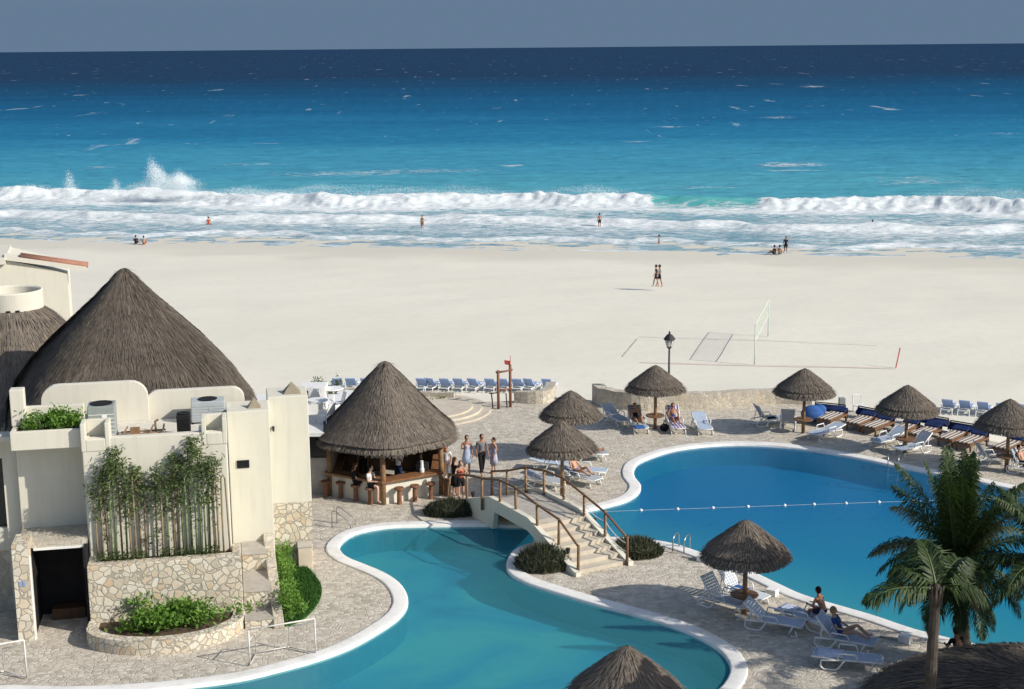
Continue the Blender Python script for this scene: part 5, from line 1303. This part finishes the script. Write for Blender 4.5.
WD = [((822, 428), (842, 419), 'striped wooden lounger next to the bright blue cover, farthest left of the row'), ((851, 432), (871, 423), 'striped wooden lounger just left of the umbrella over the row, inner one of its pair'),
      ((866, 436), (889, 427), 'striped wooden lounger left of the umbrella pole with its corner leg standing out'), ((893, 440), (914, 431), 'striped wooden lounger right behind the umbrella pole over the row'),
      ((913, 444), (937, 434), 'striped wooden lounger first right of the umbrella pole over the row'), ((942, 448), (964, 438), 'striped wooden lounger left one of the pair before the rightmost umbrella'),
      ((959, 453), (984, 442), 'striped wooden lounger right one of the pair, its wooden leg in full sun'), ((996, 458), (1020, 447), 'striped wooden lounger behind the rightmost umbrella pole'), ((1018, 463), (1042, 452), 'striped wooden lounger cut off by the right edge of the photo')]
for n_, f_, lb in WD: wooden(lb, n_, f_)
# tarpaulin rolls / low railing along the row
m = MB(); p = G(812, 423); 
m.ell((0, 0, .45), (.55, .40, .42), 14, 8); m.ell((.35, .15, .62), (.35, .3, .25), 12, 8); o = m.build('blue_cover', 'towel_blue', smooth=True); o.location = p; tag(o, 'bright blue crumpled cover heaped beside the leftmost striped lounger', 'cover')
for A, B_, lb in (((815, 413), (845, 416), 'dark blue folded beach mat row at the left end, behind the heaped cover'), ((858, 417), (893, 424), 'dark blue folded beach mats behind the left striped loungers'), ((908, 423), (948, 430), 'dark blue folded beach mats behind the middle striped loungers'), ((950, 432), (985, 438), 'dark blue folded beach mats left of the rightmost umbrella roof')):
    a, b = G(*A), G(*B_); m = MB(); d = b - a; n_ = Vector((-d.y, d.x, 0)).normalized()
    t = thing('mat_stack', lb, 'beach mats', a, 0, 'navy mats behind the striped loungers')
    for k in range(3): m.tube([n_ * .12 * (k - 1) + Vector((0, 0, .28 + .1 * (k == 1))), d + n_ * .12 * (k - 1) + Vector((0, 0, .28 + .1 * (k == 1)))], .12, 8)
    m.build('mat', 'navy', t, smooth=True)
    m = MB(); m.tube([Vector((0, 0, .55)), d + Vector((0, 0, .55))], .03, 6); m.tube([Vector((0, 0, 0)), Vector((0, 0, .55))], .03, 6); m.tube([d, d + Vector((0, 0, .55))], .03, 6); m.build('rail', 'wood_dark', t)
bx_obj('rubbish_bin', 'small grey green litter bin on the sand above the striped loungers', 'bin', G(841.5, 412, -.1), 0, (.30, .30, .72), 'grey_ac')
t = thing('beach_chair', 'small white beach chair standing on the sand above the striped loungers', 'chair', G(860, 413, -.1), R(20))
m = MB(); m.bx(-.25, .25, -.25, .25, .35, .38); m.build('seat', 'plastic_white', t)
m = MB(); m.tube([(-.25, .25, .36), (-.25, .32, .85), (.25, .32, .85), (.25, .25, .36)], .025, 6); m.build('backrest', 'plastic_white', t)
for sx in (-1, 1):
    for sy in (-1, 1): m = MB(); m.tube([(sx * .24, sy * .24, 0), (sx * .24, sy * .24, .36)], .02, 6); m.build('leg', 'plastic_white', t)

# beach loungers on the sand with blue cushions, seen from behind
bl0 = [None]; BS = .82
def beachl(label, px, py, grp, z=-1.0, rz=0.0, s=1.0):
    p = G(px, py, z)
    if bl0[0] is None:
        t = thing('beach_lounger', label, 'beach lounger', p, rz, grp); bl0[0] = t
        m = MB(); m.bx(-.36, -.31, -.9, .95, .30, .37); m.bx(.31, .36, -.9, .95, .30, .37); m.bx(-.31, .31, -.9, -.85, .30, .37); m.bx(-.31, .31, .9, .95, .30, .37); m.build('frame', 'plastic_white', t, bevel=.01)
        m = MB(); m.bx(-.31, .31, -.3, .9, .355, .42); m.build('cushion', 'cushion_blue', t, bevel=.015)
        m = MB(); m.add([(-.33, -.3, .38), (.33, -.3, .38), (.33, -.78, .92), (-.33, -.78, .92), (-.33, -.25, .42), (.33, -.25, .42), (.33, -.73, .97), (-.33, -.73, .97)], [(0, 1, 2, 3), (7, 6, 5, 4), (0, 4, 5, 1), (1, 5, 6, 2), (2, 6, 7, 3), (3, 7, 4, 0)]); m.build('backrest', 'cushion_blue', t)
        for sx in (-1, 1):
            for y in (-.8, .85): m = MB(); m.tube([(sx * .34, y, .3), (sx * .36, y + (.05 if y > 0 else -.05), 0)], .03, 6); m.build('leg', 'plastic_white', t)
            m = MB(); m.tube([(sx * .38, -.45, .35), (sx * .42, -.4, .55), (sx * .42, .1, .55), (sx * .38, .15, .35)], .03, 6); m.build('armrest', 'plastic_white', t)
    else: t = dup(bl0[0], p, rz, label, grp)
    t.scale = (BS, BS, BS)
    return t
GL = 'blue beach loungers in a row above the stone wall'
nm_ = ['the big blue lounger farthest left above the stone wall', 'second blue beach lounger from the left above the stone wall', 'blue beach lounger touching the left slope of the hut roof', 'blue beach lounger at the right slope of the hut roof',
       'second blue beach lounger right of the hut roof', 'third blue beach lounger right of the hut roof', 'fourth blue beach lounger right of the hut roof', 'fifth blue beach lounger right of the hut roof', 'blue beach lounger just left of the wooden gate',
       'blue beach lounger seen through the wooden gate', 'blue beach lounger first right of the wooden gate', 'blue beach lounger above the short stone wall', 'blue beach lounger at the right end of the row by the wall end']
for (px, rz), lb in zip([(337, .5), (352, .3), (368, .2), (424, .1), (434, -.1), (447, .1), (461, .05), (476, -.05), (492, .1), (506, 0), (519, .1), (532, -.1), (549, .05)], nm_): beachl(lb, px, 390 + (px - 440) * .005, GL, rz=rz - .35)
for px, py, lb in [(949, 412, 'blue beach lounger on the sand, farthest left of the right hand group'), (966, 413, 'blue beach lounger on the sand, second of the right hand group'), (984, 414.5, 'blue beach lounger on the sand left of the rightmost umbrella top'), (1003, 416, 'blue beach lounger mostly hidden by the rightmost umbrella top'), (1022, 417, 'blue beach lounger on the sand cut off by the right edge')]:
    beachl(lb, px, py, 'blue beach loungers on the sand at the right', rz=-.5)

# ------------------------------------------------------------ people
def skin_mesh(V_, E_, rad, sub=1, flatz=None):
    me = bpy.data.meshes.new('tmp'); me.from_pydata([tuple(v) for v in V_], E_, []); o = bpy.data.objects.new('tmp', me); col.objects.link(o)
    md = o.modifiers.new('s', 'SKIN'); md.use_smooth_shade = True; o.modifiers.new('b', 'SUBSURF').levels = sub
    for i, sv in enumerate(me.skin_vertices[0].data):
        r0 = rad[i]; sv.radius = r0 if isinstance(r0, tuple) else (r0, r0); sv.use_root = (i == 0)
    bpy.context.view_layer.update(); dg = bpy.context.evaluated_depsgraph_get()
    m2 = bpy.data.meshes.new_from_object(o.evaluated_get(dg)); bpy.data.objects.remove(o); bpy.data.meshes.remove(me)
    mb = MB(); mb.v = [tuple(v.co) for v in m2.vertices]; mb.f = [tuple(p.vertices) for p in m2.polygons]; bpy.data.meshes.remove(m2); return mb
def pose(kind):
    J = dict(pel=(0, 0, .94), wai=(0, 0, 1.08), che=(0, 0, 1.28), nec=(0, .0, 1.43), hd=(0, .02, 1.56))
    if kind in ('stand', 'walk', 'talk', 'armsup'):
        st = .22 if kind == 'walk' else .02
        for s, k in ((-1, 'l'), (1, 'r')):
            f = st * s
            J['hip' + k] = (.09 * s, 0, .90); J['kne' + k] = (.10 * s, f * .6 + .02, .50); J['ank' + k] = (.10 * s, f, .09); J['toe' + k] = (.11 * s, f + .15, .03)
            J['sho' + k] = (.17 * s, 0, 1.38); J['elb' + k] = (.22 * s, -.03 - f * .3, 1.11); J['wri' + k] = (.22 * s, .10 - f * .5, .88)
        if kind == 'talk': J['elbr'] = (.23, .04, 1.12); J['wrir'] = (.10, .24, 1.22)
        if kind == 'armsup': J['elbl'] = (-.26, .10, 1.20); J['wril'] = (-.08, .22, 1.38); J['elbr'] = (.26, .10, 1.18); J['wrir'] = (.10, .26, 1.25)
    elif kind in ('sit', 'sitdown', 'sitlean'):
        h = .74 if kind == 'sit' else .46
        ln = -.05 if kind != 'sitlean' else .12
        J = dict(pel=(0, 0, h + .06), wai=(0, -.02, h + .20), che=(0, ln + .02, h + .40), nec=(0, ln + .05, h + .55), hd=(0, ln + .09, h + .68))
        for s, k in ((-1, 'l'), (1, 'r')):
            J['hip' + k] = (.09 * s, .02, h + .04); J['kne' + k] = (.12 * s, .42, h + .03 if kind == 'sit' else h + .06); J['ank' + k] = (.12 * s, .40 if kind == 'sit' else .48, max(.20 if kind == 'sit' else .08, .08)); J['toe' + k] = (.12 * s, .56, J['ank' + k][2] - .06)
            J['sho' + k] = (.17 * s, ln + .03, h + .50); J['elb' + k] = (.24 * s, ln + .10, h + .24); J['wri' + k] = (.14 * s, ln + .32, h + .22)
    elif kind == 'recline':     # on a lounger with raised back, hips at seat
        h = .40; J = dict(pel=(0, -.18, h + .08), wai=(0, -.27, h + .21), che=(0, -.36, h + .38), nec=(0, -.42, h + .52), hd=(0, -.42, h + .65))
        for s, k in ((-1, 'l'), (1, 'r')):
            kn = .30 if k == 'l' else .20
            J['hip' + k] = (.09 * s, -.14, h + .06); J['kne' + k] = (.13 * s, .24, h + kn); J['ank' + k] = (.11 * s, .58, h + .05); J['toe' + k] = (.12 * s, .70, h + .11)
            J['sho' + k] = (.17 * s, -.39, h + .47); J['elb' + k] = (.26 * s, -.24, h + .25); J['wri' + k] = (.15 * s, -.02, h + .22)
    elif kind == 'lie':
        h = .38; J = dict(pel=(0, 0, h + .10), wai=(0, -.16, h + .11), che=(0, -.36, h + .17), nec=(0, -.50, h + .22), hd=(0, -.62, h + .28))
        for s, k in ((-1, 'l'), (1, 'r')):
            J['hip' + k] = (.09 * s, .04, h + .09); J['kne' + k] = (.11 * s, .45, h + .12); J['ank' + k] = (.10 * s, .84, h + .06); J['toe' + k] = (.13 * s, .90, h + .17)
            J['sho' + k] = (.17 * s, -.44, h + .18); J['elb' + k] = (.25 * s, -.20, h + .10); J['wri' + k] = (.20 * s, .04, h + .12)
    if kind == 'sitground':
        J = {k: (v[0], v[1], v[2]) for k, v in pose('sitdown').items()}
        J = {k: (v[0], v[1], max(v[2] - .40, .05)) for k, v in J.items()}
        for s, k in ((-1, 'l'), (1, 'r')): J['kne' + k] = (.13 * s, .36, .34); J['ank' + k] = (.12 * s, .62, .06); J['toe' + k] = (.12 * s, .75, .10)
    return J
def person(label, loc, rz, kind, skin='skin', hair='hair_dark', top=None, bottom=None, bstyle='shorts', tstyle='tee', sex='m', sc=1.0, hairlong=False, legs=None, group=None):
    t = thing('person', label, 'person', loc, rz, group); t.scale = (sc, sc, sc)
    J = pose(kind); P_ = lambda k: Vector(J[k])
    order = ['pel', 'wai', 'che', 'nec', 'hd']; V_ = [P_(k) for k in order]; rad = [(.125, .105), (.105, .085), (.135, .095), (.055, .055), (.06, .06)]; E_ = [(0, 1), (1, 2), (2, 3), (3, 4)]
    if sex == 'f': rad[1] = (.088, .078); rad[2] = (.12, .095)
    def ap(v, r, e): V_.append(v); rad.append(r); E_.append((e, len(V_) - 1)); return len(V_) - 1
    aw = 0.9 if sex == 'f' else 1.0
    for s, k in ((-1, 'l'), (1, 'r')):
        i = ap(P_('hip' + k), .085, 0); i = ap(P_('hip' + k).lerp(P_('kne' + k), .45), .075, i); i = ap(P_('kne' + k), .054, i); i = ap(P_('kne' + k).lerp(P_('ank' + k), .35), .055, i); i = ap(P_('ank' + k), .034, i); ap(P_('toe' + k), .028, i)
        i = ap(P_('sho' + k), .052 * aw, 2); i = ap(P_('elb' + k), .036 * aw, i); i = ap(P_('wri' + k), .024 * aw, i)
    mb = skin_mesh(V_, E_, rad)
    hd = P_('hd'); back = (P_('hd') - P_('nec')).normalized()
    mb.ell(hd + Vector((0, .005, .035)), (.073, .092, .112), 14, 10); mb.ell(hd + Vector((0, .10, .015)), (.013, .02, .02), 6, 5)
    for s in (-1, 1): mb.ell(hd + Vector((s * .076, 0, .02)), (.012, .02, .03), 6, 5)
    for s, k in ((-1, 'l'), (1, 'r')):
        w, e = P_('wri' + k), P_('elb' + k); d = (w - e).normalized(); sd_, _ = frame_of(d); nn = d.cross(sd_)
        mb.tube([w - d * .01, w + d * .04, w + d * .085], [.022, .030, .026], 8, flat=.6)
        for f in range(4):
            b0_ = w + d * .08 + sd_ * (f - 1.5) * .014; Lf = (.060, .072, .068, .052)[f]
            mb.tube([b0_, b0_ + d * Lf * .5 + nn * .006, b0_ + d * Lf + nn * .022], [.009, .008, .006], 5)
        b0_ = w + d * .03 + sd_ * .024; mb.tube([b0_, b0_ + d * .03 + sd_ * .022, b0_ + d * .055 + sd_ * .028], [.010, .009, .007], 5)
    mb.build('body', skin, t, smooth=True)
    fc = MB()
    for s in (-1, 1): fc.ell(hd + Vector((s * .030, .086, .045)), (.012, .008, .008), 6, 4)
    fc.ell(hd + Vector((0, .090, -.022)), (.024, .008, .006), 8, 4); fc.build('face_features', 'hair_brown', t)
    h = MB(); h.ell(hd + Vector((0, -.016, .062)), (.085, .098, .095), 14, 8)
    h.ell(hd + Vector((0, -.045, .02)), (.078, .07, .095), 12, 8)
    if hairlong: h.ell(hd + Vector((0, -.075, -.08)), (.085, .05, .15), 12, 8)
    h.build('hair', hair, t, smooth=True)
    g_ = 1.0
    if top:
        V2 = [P_('pel').lerp(P_('wai'), .1), P_('wai'), P_('che'), P_('nec').lerp(P_('che'), .45)]; E2 = [(0, 1), (1, 2), (2, 3)]; r2 = [(.135, .115), (.122, .10), (.15, .112), (.085, .075)]
        if kind in ('lie', 'recline'): V2[0] = P_('pel').lerp(P_('wai'), .4)
        if tstyle != 'tank':
            for k in 'lr':
                V2.append(P_('sho' + k)); r2.append(.066); E2.append((2, len(V2) - 1)); V2.append(P_('sho' + k).lerp(P_('elb' + k), .62)); r2.append(.053); E2.append((len(V2) - 2, len(V2) - 1))
                if tstyle == 'long': V2.append(P_('elb' + k).lerp(P_('wri' + k), .8)); r2.append(.038); E2.append((len(V2) - 2, len(V2) - 1))
        skin_mesh(V2, E2, r2).build('shirt', top, t, smooth=True)
    if bottom:
        if bstyle in ('skirt', 'dress'):
            zb = .46 if bstyle == 'dress' else .52; z1 = 1.10; m = MB(); pr_ = [(.125, z1), (.15, .95), (.19, .75), (.225, zb), (.21, zb)]
            vs = []; nn_ = 20
            for rr2, z in pr_:
                for q in range(nn_):
                    a = 2 * math.pi * q / nn_; w = 1 + .05 * math.sin(a * 6) * (z < .9); vs.append((rr2 * w * math.cos(a), rr2 * .8 * w * math.sin(a), z))
            m.add(vs, [(i * nn_ + q, i * nn_ + (q + 1) % nn_, (i + 1) * nn_ + (q + 1) % nn_, (i + 1) * nn_ + q) for i in range(len(pr_) - 1) for q in range(nn_)]); m.build('skirt', bottom, t, smooth=True)
        else:
            V2 = [P_('pel'), P_('pel').lerp(P_('wai'), .9)]; E2 = [(0, 1)]; r2 = [(.145, .125), (.128, .108)]
            fr = {'shorts': .75, 'brief': .22, 'long': 1.0}[bstyle]
            for k in 'lr':
                V2.append(P_('hip' + k)); r2.append(.10); E2.append((0, len(V2) - 1))
                V2.append(P_('hip' + k).lerp(P_('kne' + k), fr)); r2.append(.082 if bstyle != 'brief' else .085); E2.append((len(V2) - 2, len(V2) - 1))
                if bstyle == 'long': V2.append(P_('kne' + k).lerp(P_('ank' + k), .92)); r2.append(.052); E2.append((len(V2) - 2, len(V2) - 1))
            skin_mesh(V2, E2, r2).build('shorts' if bstyle != 'long' else 'trousers', bottom, t, smooth=True)
    return t
person('man in a white t-shirt and black shorts sitting on a bar stool', G(371, 503.5), R(-118), 'sit', 'skin_pale', 'hair_dark', 'cloth_white', 'cloth_black', sc=1.0)
person('person in black sitting in the shade at the bar left of the man in white', G(355, 500.5), R(-75), 'sit', 'skin', 'hair_brown', 'cloth_black', 'cloth_black', tstyle='long', sex='f', hairlong=True)
person('bartender in a white shirt behind the bar counter with arms raised', HC + Vector((.55, -1.35, .25)), R(150), 'armsup', 'skin_tan', 'hair_dark', 'cloth_white', 'cloth_navy', 'long', sc=.98)
person('bar worker in a black shirt half hidden deep inside the bar hut', HC + Vector((-1.0, .1, .1)), R(170), 'stand', 'skin_tan', 'hair_dark', 'cloth_black', 'cloth_black', 'long')
person('woman in a black top and black shorts standing closest to the bridge rail, red haired', G(461, 501.5), R(200), 'armsup', 'skin', 'hair_brown', 'cloth_red', 'cloth_black', 'shorts', 'tank', 'f', hairlong=True, sc=.98)
person('person in a dark dress standing just left of the red haired woman', G(455, 497.5), R(-60), 'talk', 'skin', 'hair_brown', 'cloth_black', 'cloth_black', 'skirt', 'tee', 'f', hairlong=True, sc=.98)
person('person in white half hidden behind the right corner post of the hut', G(446.5, 484), R(160), 'stand', 'skin_tan', 'hair_dark', 'cloth_white', 'cloth_grey', 'long')
person('woman in a white top and pale blue skirt standing behind the group at the bar', G(467, 474.5), R(190), 'talk', 'skin_tan', 'hair_dark', 'cloth_lilac', 'cloth_paleblue', 'skirt', 'tank', 'f')
person('man in a long grey shirt and black trousers walking past the bar', G(482, 474.5), R(200), 'walk', 'skin_tan', 'hair_dark', 'cloth_grey', 'cloth_black', 'long', 'tee', sc=1.03)
person('woman in a short lilac dress walking beside the man in grey', G(494, 473.5), R(120), 'talk', 'skin', 'hair_dark', 'cloth_lilac', 'cloth_lilac', 'dress', 'tank', 'f', sc=.92)
def onl(k, *a, dx=0, dy=0, **kw):
    t, c, rz = PLL[k]; q = c + Matrix.Rotation(rz, 3, 'Z') @ Vector((dx, dy, 0)); return q, rz
q, z_ = onl('g'); person('sunbather with dark legs lying on a white lounger beside the bridge', q, z_, 'recline', 'skin', 'hair_brown', None, 'cloth_purple', 'brief', sex='m')
q, z_ = onl('i', dy=-.1); person('person lying in the shade at the back of the umbrella by the bridge', q, z_, 'lie', 'skin_tan', 'hair_dark', None, 'cloth_black', 'brief')
q, z_ = onl('l'); person('sunbather in a dark top sitting up on the lounger left of the lamp post', q, z_, 'recline', 'skin_tan', 'hair_dark', 'cloth_black', 'cloth_navy', 'brief', 'tank', 'f')
q, z_ = onl('m'); person('sunbather in blue sitting up on the purple striped lounger', q, z_, 'recline', 'skin_tan', 'hair_dark', 'cloth_blue', 'cloth_purple', 'brief', 'tank', 'm')
q, z_ = onl('c', dx=0, dy=-.3); person('shirtless dark haired man sitting on a lounger with his tanned back to the camera', q + Vector((.25, 0, 0)), R(42), 'sitlean', 'skin_tan', 'hair_dark', None, 'cloth_navy', 'shorts')
q, z_ = onl('d', dy=.12); person('woman wrapped in a blue top sitting on a lounger with bare legs stretched out', q, z_, 'recline', 'skin', 'hair_fair', 'cloth_blue', 'cloth_blue', 'brief', 'tee', 'f', sc=1.03)
q, z_ = onl('u'); person('bare chested man sitting on the lounger at the right edge of the photo', q, z_, 'recline', 'skin', 'hair_dark', None, 'cloth_navy', 'shorts')
person('person in black half hidden between the palm trunk and the thatched roof', G(958, 672), R(20), 'sitlean', 'skin_tan', 'hair_brown', 'cloth_black', 'cloth_black', 'shorts', 'long')
# beach and water
BP = [('person in dark clothes walking on the open sand, left one of the strolling pair', 656, 287, -1, 'walk', 'cloth_black', 'cloth_navy', R(80), 'skin'),
      ('person in grey walking on the open sand, right one of the strolling pair', 659.5, 287, -1, 'walk', 'cloth_grey', 'cloth_black', R(80), 'skin_tan'),
      ('person in black at the waterline above the red tiled eave', 136, 244, -1.95, 'sitground', 'cloth_black', 'cloth_black', 0, 'skin_tan'),
      ('person in red at the waterline next to the one in black', 144, 244.5, -1.95, 'sitground', None, 'cloth_red', 0, 'skin'),
      ('person at the waterline, left one of the group of three', 774.5, 254.5, -1.95, 'sitground', 'cloth_black', 'cloth_black', R(40), 'skin_tan'),
      ('person at the waterline, middle one of the group of three', 779.5, 254.5, -1.95, 'sitground', None, 'cloth_grey', R(-40), 'skin'),
      ('person in dark clothes at the waterline, right and tallest of the group of three', 785.5, 254.5, -2.35, 'stand', 'cloth_navy', 'cloth_black', R(150), 'skin_tan'),
      ('bather standing in the surf left of the middle, tanned', 422.5, 231, -2.3, 'stand', None, 'cloth_orange', R(150), 'skin'),
      ('bather standing in the surf right of the middle wearing dark trunks', 599.5, 229, -2.3, 'stand', None, 'cloth_black', R(20), 'skin_tan'),
      ('bather deep in the surf nearest the sand, above the strolling pair', 659, 252, -2.9, 'stand', None, 'cloth_red', R(90), 'skin'),
      ('bather in red far left in the surf', 209, 232, -2.8, 'stand', 'cloth_red', 'cloth_red', R(20), 'skin'),
      ('small bather in the surf under the right hand breaker', 872, 236, -2.9, 'stand', None, 'cloth_navy', R(20), 'skin_tan')]
for lb, px, py, z, kd, tp, bt_, rz, sk in BP: person(lb, G(px, py, z), rz, kd, sk, 'hair_dark', tp, bt_, 'shorts', sc=1.04)

# ------------------------------------------------------------ palms
def frond(mb, rb_, o, az, el, L, droop, seed, lw=.042, ll=.66):
    rg = random.Random(seed); o = Vector(o); n_ = 14; pts = []; d = Vector((math.cos(az) * math.cos(el), math.sin(az) * math.cos(el), math.sin(el))); p = o.copy(); tw = rg.uniform(-.25, .25)
    for i in range(n_ + 1):
        pts.append(p.copy()); d = (d + Vector((0, 0, -droop * (0.35 + 1.1 * i / n_) / n_)) + Vector((-math.sin(az), math.cos(az), 0)) * tw / n_).normalized(); p = p + d * (L / n_)
    rb_.tube(pts, [.030 * (1 - .85 * i / n_) + .004 for i in range(n_ + 1)], 5)
    K = 105
    for i in range(K):
        t = .12 + .88 * i / (K - 1); f = t * n_; k = min(int(f), n_ - 1); q = pts[k].lerp(pts[k + 1], f - k); dd = (pts[k + 1] - pts[k]).normalized()
        sd_ = dd.cross(Vector((0, 0, 1)));
        if sd_.length < .05: sd_ = Vector((1, 0, 0))
        sd_.normalize(); upv = sd_.cross(dd)
        for s in (-1, 1):
            l = ll * (math.sin(math.pi * min(t * .9 + .12, 1)) ** .6) * rg.uniform(.8, 1.1)
            a1 = (sd_ * s * rg.uniform(.55, .95) + dd * (.35 + .6 * t) + upv * rg.uniform(-.25, .30)).normalized()
            m1 = q + a1 * l * .5; a2 = (a1 + Vector((0, 0, -rg.uniform(.6, 2.2)))).normalized(); m2 = m1 + a2 * l * rg.uniform(.4, .65)
            wv = dd * lw * rg.uniform(.35, .55)
            mb.add([q - wv * .6, q + wv * .6, m1 + wv, m1 - wv, m2], [(0, 1, 2, 3), (3, 2, 4)])
def palm(label, base_, top_, fr, seed, L=2.9, tr=.17):
    t = thing('palm_tree', label, 'palm', base_, 0, 'coconut palms beside the right pool'); rg = random.Random(seed)
    b_ = Vector((0, 0, 0)); c = top_ - base_; m = MB(); pts = []; rr_ = []
    for i in range(25):
        s = i / 24; pts.append(Vector((c.x * s ** 1.4, c.y * s ** 1.4, c.z * s))); rr_.append(tr * (1.18 - .4 * s) * (1.05 if i % 2 else .95) + (.10 * (1 - s) ** 8))
    m.tube(pts, rr_, 12); m.build('trunk', 'bark_dark' if tr < .18 else 'bark', t)
    m = MB(); m.ell(c + Vector((0, 0, -.05)), (tr * .95, tr * .95, .30), 12, 8)
    for k in range(10): a = k * .63; m.tube([c + Vector((tr * .7 * math.cos(a), tr * .7 * math.sin(a), -.25)), c + Vector((tr * 1.1 * math.cos(a), tr * 1.1 * math.sin(a), .20))], [.04, .025], 6)
    m.build('crown_shaft', 'bark_dark', t, smooth=True)
    for i, (az, el, dr, ls) in enumerate(fr):
        lm, rm = MB(), MB(); frond(lm, rm, c + Vector((0, 0, .1)), R(az), R(el), L * ls, dr, seed * 50 + i)
        o = lm.build('frond', 'leaf_palm' if not (i % 9 == 8) else 'frond_dry', t, norm=False); rm.build('rib', 'leaf_bamboo', o, norm=False)
    return t
def ring(seed, n, tiers):
    rg = random.Random(seed); out = []; a = rg.uniform(0, 360)
    for i in range(n):
        el, dr, ls = tiers[i * len(tiers) // n]; a += 137.5; out.append((a + rg.uniform(-14, 14), el + rg.uniform(-9, 9), dr * rg.uniform(.85, 1.15), ls * rg.uniform(.9, 1.08)))
    return out
TB = [(80, .7, 1.3), (66, 1.1, 1.25), (46, 1.9, 1.05), (22, 2.2, .95), (-8, 2.0, .85), (-40, 1.2, .7)]
T3 = [(78, .8, 1.05), (60, 1.2, 1.05), (38, 1.6, 1.0), (14, 1.7, .95), (-12, 1.5, .85)]
a = Vector((AT(929, 689, 29.5).x, 29.5, 0))
palm('left palm with a bare grey trunk in front of the thatched roof', a, AT(936, 594, 29.5), [(186, 14, 1.0, 1.25), (95, 60, 1.2, .9), (35, 48, 1.5, .9), (145, 46, 1.7, .8), (5, 24, 1.8, .8), (65, 26, 1.8, .8)], 3, 1.4, .14)
palm('middle palm with the tallest upright fronds and a short rough trunk', Vector((12.95, 39.2, 0)), AT(957, 572, 39.3), ring(9, 44, TB) + [(178, 44, 2.0, 1.0), (135, 66, .9, 1.3), (110, 74, .7, 1.3), (60, 72, .7, 1.25), (28, 56, .8, 1.25)], 5, 2.75, .20)
palm('right palm mostly outside the photo with fronds arching in from the edge', Vector((15.6, 37.5, 0)), AT(1052, 575, 37.5), ring(13, 24, T3), 8, 2.8, .18)
palm('palm beyond the right edge of the photo whose fronds shade the low thatched roof', Vector((18.8, 30.6, 0)), Vector((18.4, 30.9, 5.6)), ring(17, 30, T3), 12, 3.6, .19)
palm('palm beyond the bottom right corner shading the paving by the low thatched roof', Vector((16.6, 27.0, 0)), Vector((16.5, 27.3, 5.2)), ring(19, 30, T3), 14, 3.6, .19)
